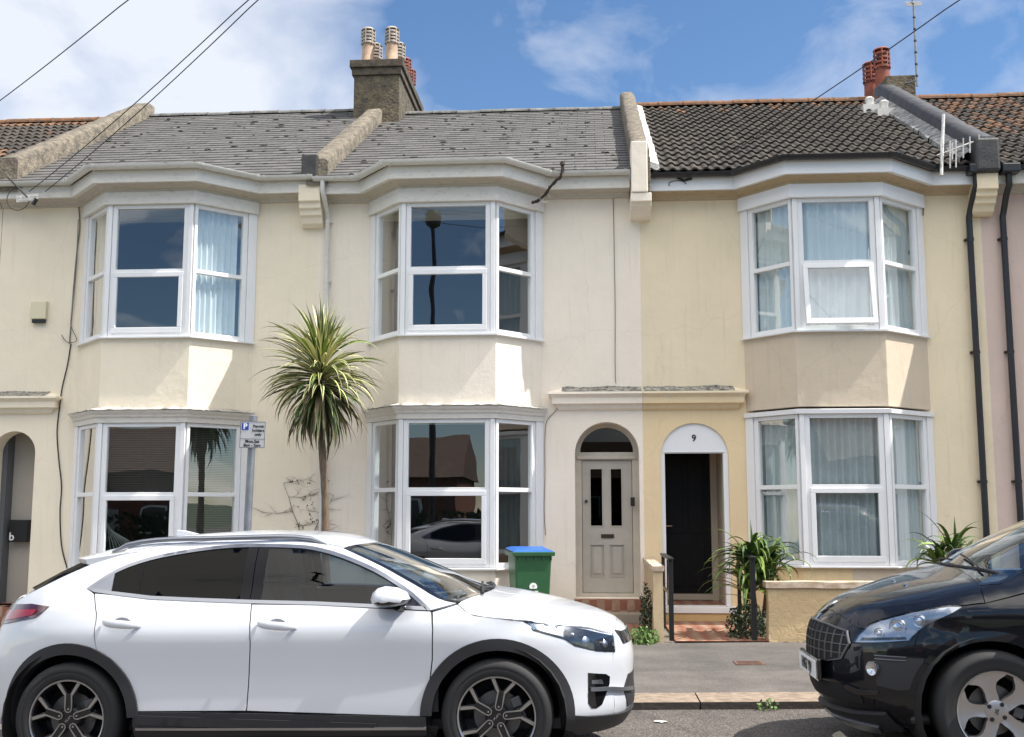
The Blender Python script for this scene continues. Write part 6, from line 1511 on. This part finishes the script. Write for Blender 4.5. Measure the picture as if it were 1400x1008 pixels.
for sx in (-1, 1): b = MB(); b.lathe([(0, -.025), (.09, -.025), (.1, 0), (.09, .025), (0, .025)], n=20, M=Matrix.Translation((sx * (w - .01), d_ - .04, .1)) @ Matrix.Rotation(math.pi / 2, 4, 'Y')); b.build('wheel', 'tyre', bw, smooth=30, local=True)
b = MB(); cz = .54; yy = -d_ * .905 - .004
ds = [(.048 * math.cos(R(a)), cz + .048 * math.sin(R(a))) for a in range(-30, 211, 15)]
b.prism(ds, yy - .004, yy + .012); b.box(-.06, .06, yy, yy + .013, cz - .062, cz - .052); st_ = b.build('sticker', 'sticker', bw, local=True)
b = MB(); b.tube([(.02 * math.cos(t * .7) * (1 - t * .07), yy - .0045, cz + .004 + .02 * math.sin(t * .7) * (1 - t * .07)) for t in range(12)], .0022, 4); b.build('sticker_mark', 'bin_green', st_, local=True)
# ------------------------------------------------------------------ parking sign
YS = -4.45; sx = atx(337, YS, 640); g0 = gz(sx) + .05
ps = thing('parking_sign', 'grey post with permit holders parking plate in front of the left bay', 'sign', (sx, YS, g0), rot=(0, R(1.2), 0))
zT = at(337, 569, YS).z - g0; H_ = zT
b = MB(); b.tube([(0, 0, 0), (0, 0, H_)], .038, 16); b.lathe([(.04, H_ - .05), (.042, H_ + .0), (.02, H_ + .012), (0, H_ + .014)], n=16); b.build('post', 'galv', ps, smooth=40, local=True)
z1 = at(340, 577, YS).z - g0; z0 = at(340, 613, YS).z - g0; wx_ = .128
b = MB(); b.box(-wx_ + .02, wx_ + .02, -.055, -.050, z0, z1); pn = b.build('plate', 'sign_grey', ps, local=True)
b = MB()
for k in (z0 + .004, z0 + (z1 - z0) * .34, z1 - .004): b.box(-wx_ + .022, wx_ + .018, -.0565, -.0551, k - .0018, k + .0018)
for k in (-wx_ + .024, wx_ + .016): b.box(k - .0018, k + .0018, -.0565, -.0551, z0 + .006, z1 - .006)
def ts(s, size, x, z, al='CENTER', mb=b): text_into(mb, s, size, Matrix.Translation((x, -.0562, z)) @ FRONT, .0008, al, bold=.0012)
hh_ = z1 - z0
ts('Permit', .040, .075, z1 - hh_ * .18); ts('holders', .040, .075, z1 - hh_ * .34); ts('only', .040, .075, z1 - hh_ * .49); ts('Mon.Sat', .044, .02, z0 + hh_ * .245); ts('8am - 5pm', .040, .02, z0 + hh_ * .10)
b.build('lettering', 'sign_black', pn, local=True)
b = MB(); b.box(-wx_ + .035, -wx_ + .105, -.0568, -.0551, z1 - .085, z1 - .015); bs = b.build('symbol', 'sign_blue', pn, local=True)
b = MB(); text_into(b, 'P', .075, Matrix.Translation((-wx_ + .070, -.0575, z1 - .05)) @ FRONT, .0008, bold=.003); b.build('symbol_letter', 'plate_white', bs, local=True)
# ------------------------------------------------------------------ boxes and cables on the walls
al = at(55, 428, 0); b = MB(); b.box(al.x - .115, al.x + .115, -.07, -.001, al.z - .10, al.z + .165); rt_ = thing('alarm_box', 'cream alarm box with dark lower lens on the upper left wall', 'alarm', (al.x, 0, al.z - .16)); b.build('housing', 'box_cream', rt_, bevel=.01)
b = MB(); b.box(al.x - .09, al.x + .10, -.062, -.01, al.z - .155, al.z - .101); b.build('lens', 'box_black', rt_, bevel=.008)
lb = at(27, 726, .42); b = MB(); b.box(lb.x - .13, lb.x + .14, .36, .479, lb.z - .16, lb.z + .16); lt = thing('letterbox', 'black letterbox with a white letter b inside the left porch', 'letterbox', (lb.x, .42, lb.z - .16)); b.build('box', 'box_black', lt, bevel=.006)
b = MB(); text_into(b, 'b', .16, Matrix.Translation((lb.x - .085, .358, lb.z - .085)) @ FRONT, .001, bold=.003); b.build('letter', 'plate_white', lt)
kb_ = at(865, 686, .2); b = MB(); b.box(kb_.x - .03, kb_.x + .03, .18, .22, kb_.z - .06, kb_.z + .06); ko = b.build('key_safe', 'box_black', bevel=.008); tag(ko, 'small dark key safe on the reveal beside the grey door', 'key safe')
bk = thing('cable_bracket', 'white slotted cable bracket under the gutter above the alarm box', 'cable bracket', (at(38, 270, -.2).x, -.2, at(38, 270, -.2).z))
p = at(38, 271, -.36); b = MB(); T = Matrix.Translation(p) @ Matrix.Rotation(R(-4), 4, 'Y')
b.box(-.16, .16, -.02, -.012, -.055, .055, T)
for i in range(5):
    for j in range(2): b.box(-.13 + i * .06, -.095 + i * .06, -.026, -.0201, -.035 + j * .042, -.018 + j * .042, T)
b.build('plate', 'white_paint', bk); b = MB(); b.tube([p + Vector((-.25, -.12, .28)), p + Vector((.02, -.06, -.0))], .014, 6); b.tube([p + Vector((.15, -.03, -.02)), p + Vector((.10, -.03, -.11))], .03, 6); b.build('clamp', 'iron', bk)
b = MB(); c0 = p + Vector((-.18, -.04, -.02)); b.tube([c0 + Vector((.17 * math.cos(t * .35 + 1.2) + .06, 0, .17 * math.sin(t * .35 + 1.2))) for t in range(15)], .006, 5)
tag(b.build('cable', 'cable'), 'thin black cable loop hanging from the white slotted bracket', 'cable')
def cable(lab, pts, r=.007, m='cable_grey', group=None):
    b = MB(); b.tube(curve3(pts), r, 5); return tag(b.build('cable', m), lab, 'cable', group)
def curve3(pts, k=5):
    pts = [Vector(p) for p in pts]; n = len(pts); out = []
    for i in range(n - 1):
        p0, p1, p2, p3 = [pts[min(max(j, 0), n - 1)] for j in (i - 1, i, i + 1, i + 2)]
        for j in range(k): t = j / k; out.append(.5 * ((2 * p1) + (p2 - p0) * t + (2 * p0 - 5 * p1 + 4 * p2 - p3) * t * t + (3 * p1 - p0 - 3 * p2 + p3) * t ** 3))
    return out + [pts[-1]]
cable('dark cable snaking down the wall left of the left bay windows', [at(u, v, -.015) for u, v in ((97, 470), (92, 500), (85, 530), (81, 560), (78, 590), (80, 625), (84, 665), (82, 700), (84, 745), (92, 778))], .009, 'cable')
cable('grey cable running beside the upper left bay from the eaves down', [at(u, v, -.02) for u, v in ((112, 262), (108, 280), (109, 310), (105, 345), (101, 390), (98, 430), (95, 470))], .010)
cable('curled cable end beside the sill of the upper left bay', [at(u, v, -.03) for u, v in ((107, 300), (104, 370), (99, 420), (97, 445), (105, 465), (92, 468), (84, 458))], .006)
cable('thin cable clipped along the eaves to the corner of the left bay', [at(u, v, -.10) for u, v in ((45, 268), (75, 266), (100, 268), (112, 270))], .006)
cable('thin wire dropping from the door canopy past the grey front door', [at(u, v, -.012) for u, v in ((762, 535), (762, 558), (748, 575), (745, 600), (745, 650), (744, 700), (746, 732))], .005)
cable('thin vertical cable down the cream wall right of the middle bay', [at(u, v, -.012) for u, v in ((838, 256), (839, 300), (840, 360), (841, 420), (841, 500), (842, 524))], .005)
cable('thin cable hanging along the edge of the upper ochre bay window', [at(u, v, -.03) for u, v in ((1260, 245), (1257, 262), (1262, 280), (1262, 295))], .008, 'cable')
ho = [at(727, 278, -.30), at(741, 270, -.34), at(757, 250, -.42), at(767, 240, -.46), at(769, 224, -.46)]
b = MB(); b.tube(curve3(ho), .018, 6)
r = random.Random(2); cv = curve3(ho, 10)
b.tube([p + Vector((.026 * math.cos(i * .9), 0, .026 * math.sin(i * .9))) for i, p in enumerate(cv)], .007, 5); b.lathe([(0, -.02), (.035, -.02), (.03, .03), (0, .035)], c=ho[-1], n=8)
ck = thing('cable_hook', 'dark twisted cable arm fixed to the right corner of the middle bay eaves', 'cable hook', tuple(ho[0])); b.build('arm', 'twig', ck, smooth=50)
b = MB(); b.tube([at(745, 268, -.36) + Vector((.07 * math.cos(t * .5), 0, .06 * math.sin(t * .5) - .03)) for t in range(12)], .004, 5); b.build('loop', 'white_paint', ck)
eb = at(936, 247, -.27); ebx = thing('cable_hook', 'small dark cable hook on the white fascia of number 9', 'cable hook', tuple(eb)); b = MB(); b.tube([eb + Vector((-.10, 0, .04)), eb, eb + Vector((.10, -.02, .02))], .016, 6); b.tube([eb + Vector((-.1 + .12 * math.cos(t * .4), -.0, -.05 + .05 * math.sin(t * .4))) for t in range(10)], .005, 5); b.build('hook', 'iron', ebx)
def wire(lab, S, M, f, sag=.35, r=.0065):
    S = Vector(S); M = Vector(M); E = S + (M - S) * f; pts = []
    for i in range(33):
        t = i / 32; p = S.lerp(E, t); pts.append(p - Vector((0, 0, sag * 4 * t * (1 - t) - sag * 4 * (1 / f) * (1 - 1 / f) * (t * f if t * f < 1 else 1))))
    b = MB(); b.tube(pts, r, 5); tag(b.build('overhead_wire', 'cable'), lab, 'overhead wire', 'overhead wires')
wire('overhead wire crossing the cloud and ending at the white slotted bracket', at(40, 262, -.3), at(330, 8, -4.5), 2.4)
wire('overhead wire rising from the left eaves beside its twin', at(62, 262, -.3), at(350, 2, -4.5), 2.4)
wire('overhead wire cutting the top left corner of the sky', at(-120, 222, -.3), at(172, 2, -4.5), 2.4)
wire('overhead wire from the number 9 fascia to the top right of the sky', at(936, 246, -.3), at(1305, 4, -4.5), 2.4)
# ------------------------------------------------------------------ aerials
mx = 5.72; my = 4.12
an = thing('television_aerial', 'tall thin aerial mast strapped to the far right chimney', 'aerial', (mx, my, 9.3))
t0 = at(1254, 118, my); t1 = at(1249, 4, my); b = MB(); b.tube([t0, t1], .022, 8); b.tube([t0 + Vector((0, 0, .1)), t0 + Vector((-.2, .1, .1))], .012, 6); b.build('mast', 'galv', an, smooth=40)
b = MB(); c1 = t1 - Vector((0, 0, .02)); b.tube([c1 + Vector((-.10, -.25, -.05)), c1 + Vector((.14, .4, .12))], .012, 6)
for k in range(-3, 4): b.tube([c1 + Vector((-.14 + .03 * k, .09 * k, .03 * k)), c1 + Vector((.14 + .03 * k, .09 * k, .03 * k))], .006, 5)
b.build('antenna', 'galv', an); tp_ = MB()
for k in range(6): q = t0.lerp(t1, .12 + k * .14); tp_.lathe([(.024, -.02), (.027, 0), (.024, .02)], c=q, n=8)
tp_.build('tape', 'cable', an)
m0 = at(1287, 240, -.46); m1 = at(1290, 157, -.30); a2_ = thing('television_aerial', 'short aerial with upright rods at the gutter by the black parapet end', 'aerial', tuple(m0))
b = MB(); b.tube([m0, m0.lerp(m1, .2) , m1], .022, 8); b.build('mast', 'white_paint', a2_, smooth=40)
b = MB(); q0 = at(1281, 213, -.34); q1 = at(1339, 191, -.42); b.tube([q0, q1], .012, 6)
for (u, vt, vb) in ((1286.5, 188, 228), (1299, 192, 230), (1302, 195, 218), (1307, 191, 229), (1317, 189, 216), (1326, 187, 209), (1338.5, 184, 206)): b.tube([at(u, vt, -.45), at(u, vb, -.45)], .010, 5)
b.build('antenna', 'white_paint', a2_)
# ------------------------------------------------------------------ the other side of the street (behind the camera; seen mirrored in the glass and in the paint)
mat('brick_red', (.22, .085, .05), .9, var=.4, vscale=5); mat('roof_far', (.13, .085, .065), .85, var=.4, vscale=3); mat('glass_far', (.03, .035, .04), .1); mat('hedge_mat', (.04, .075, .02), .9, var=.5, vscale=6)
def far_house(x, w, zr, lab):
    t = thing('brick_house', lab, 'house', (x, -33, gz(x)), 'houses across the street'); g = gz(x)
    b = MB(); b.box(x - w / 2, x + w / 2, -40, -33, g - .2, g + zr * .62); b.build('wall', 'brick_red', t)
    b = MB(); e = g + zr * .62; b.prism([(-32.6, e), (-40.4, e), (-36.5, g + zr)], x - w / 2 - .2, x + w / 2 + .2, axis='x'); b.build('roof', 'roof_far', t)
    for k in (-.25, .25):
        b = MB(); cx = x + k * w; b.box(cx - .6, cx + .6, -32.97, -32.9, g + .9, g + 2.2); o = b.build('window', 'upvc', t); b = MB(); b.box(cx - .52, cx + .52, -32.89, -32.88, g + .98, g + 2.12); b.build('pane', 'glass_far', o)
    b = MB(); b.box(x - .45, x + .45, -32.97, -32.9, g, g + 2.1); b.build('door', 'door_grey', t)
for x, w, zr, lab in ((-33, 9, 5.4, 'low brick house with red roof, farthest left of the far row'), (-21, 8, 5.9, 'low brick house second from the left of the far row'), (-10, 8.5, 5.2, 'low brick house third from the left of the far row'), (2, 9, 4.8, 'low brick house in the middle of the far row behind the camera'), (14, 8, 5.6, 'low brick house second from the right of the far row'), (27, 9, 5.3, 'low brick house farthest right of the far row')): far_house(x, w, zr, lab)
lpx = -4.46; tp = thing('street_lamp', 'tall dark street lamp post on the pavement across the road', 'street lamp', (lpx, -16.5, gz(lpx)))
b = MB(); b.tube([(lpx, -16.5, gz(lpx)), (lpx, -16.5, 1.5), (lpx, -16.5, 9.9)], [.10, .09, .06], 10); b.build('post', 'iron', tp, smooth=40)
b = MB(); b.lathe([(.06, 9.7), (.22, 9.8), (.26, 9.95), (.18, 10.15), (0, 10.2)], c=(lpx, -16.5, 0), n=14); b.build('lamp_head', 'iron', tp, smooth=40)
b = MB(); r = random.Random(3)
leaf_mass(b, -40, 40, -29.5, -28.2, 0, 1.6, 9000, 2, (.15, .35)); tag(b.build('hedge', 'hedge_mat', fix=False), 'long clipped green hedge in front of the far brick houses', 'hedge')

# litter
mat('litter_paper', (.75, .75, .72), .7)
q = at(905, 988, -6.9); gl = gz(q.x); b = MB(); r = random.Random(6)
n = 9; b.add([(q.x, -6.75, gl + .012)] + [(q.x + .055 * r.uniform(.6, 1.1) * math.cos(6.283 * k / n), -6.75 + .04 * r.uniform(.6, 1.1) * math.sin(6.283 * k / n), gl + .004 + r.uniform(0, .01)) for k in range(n)], [(0, 1 + k, 1 + (k + 1) % n) for k in range(n)])
tag(b.build('paper_scrap', 'litter_paper', fix=False), 'scrap of white paper lying on the road in front of the kerb', 'paper scrap')
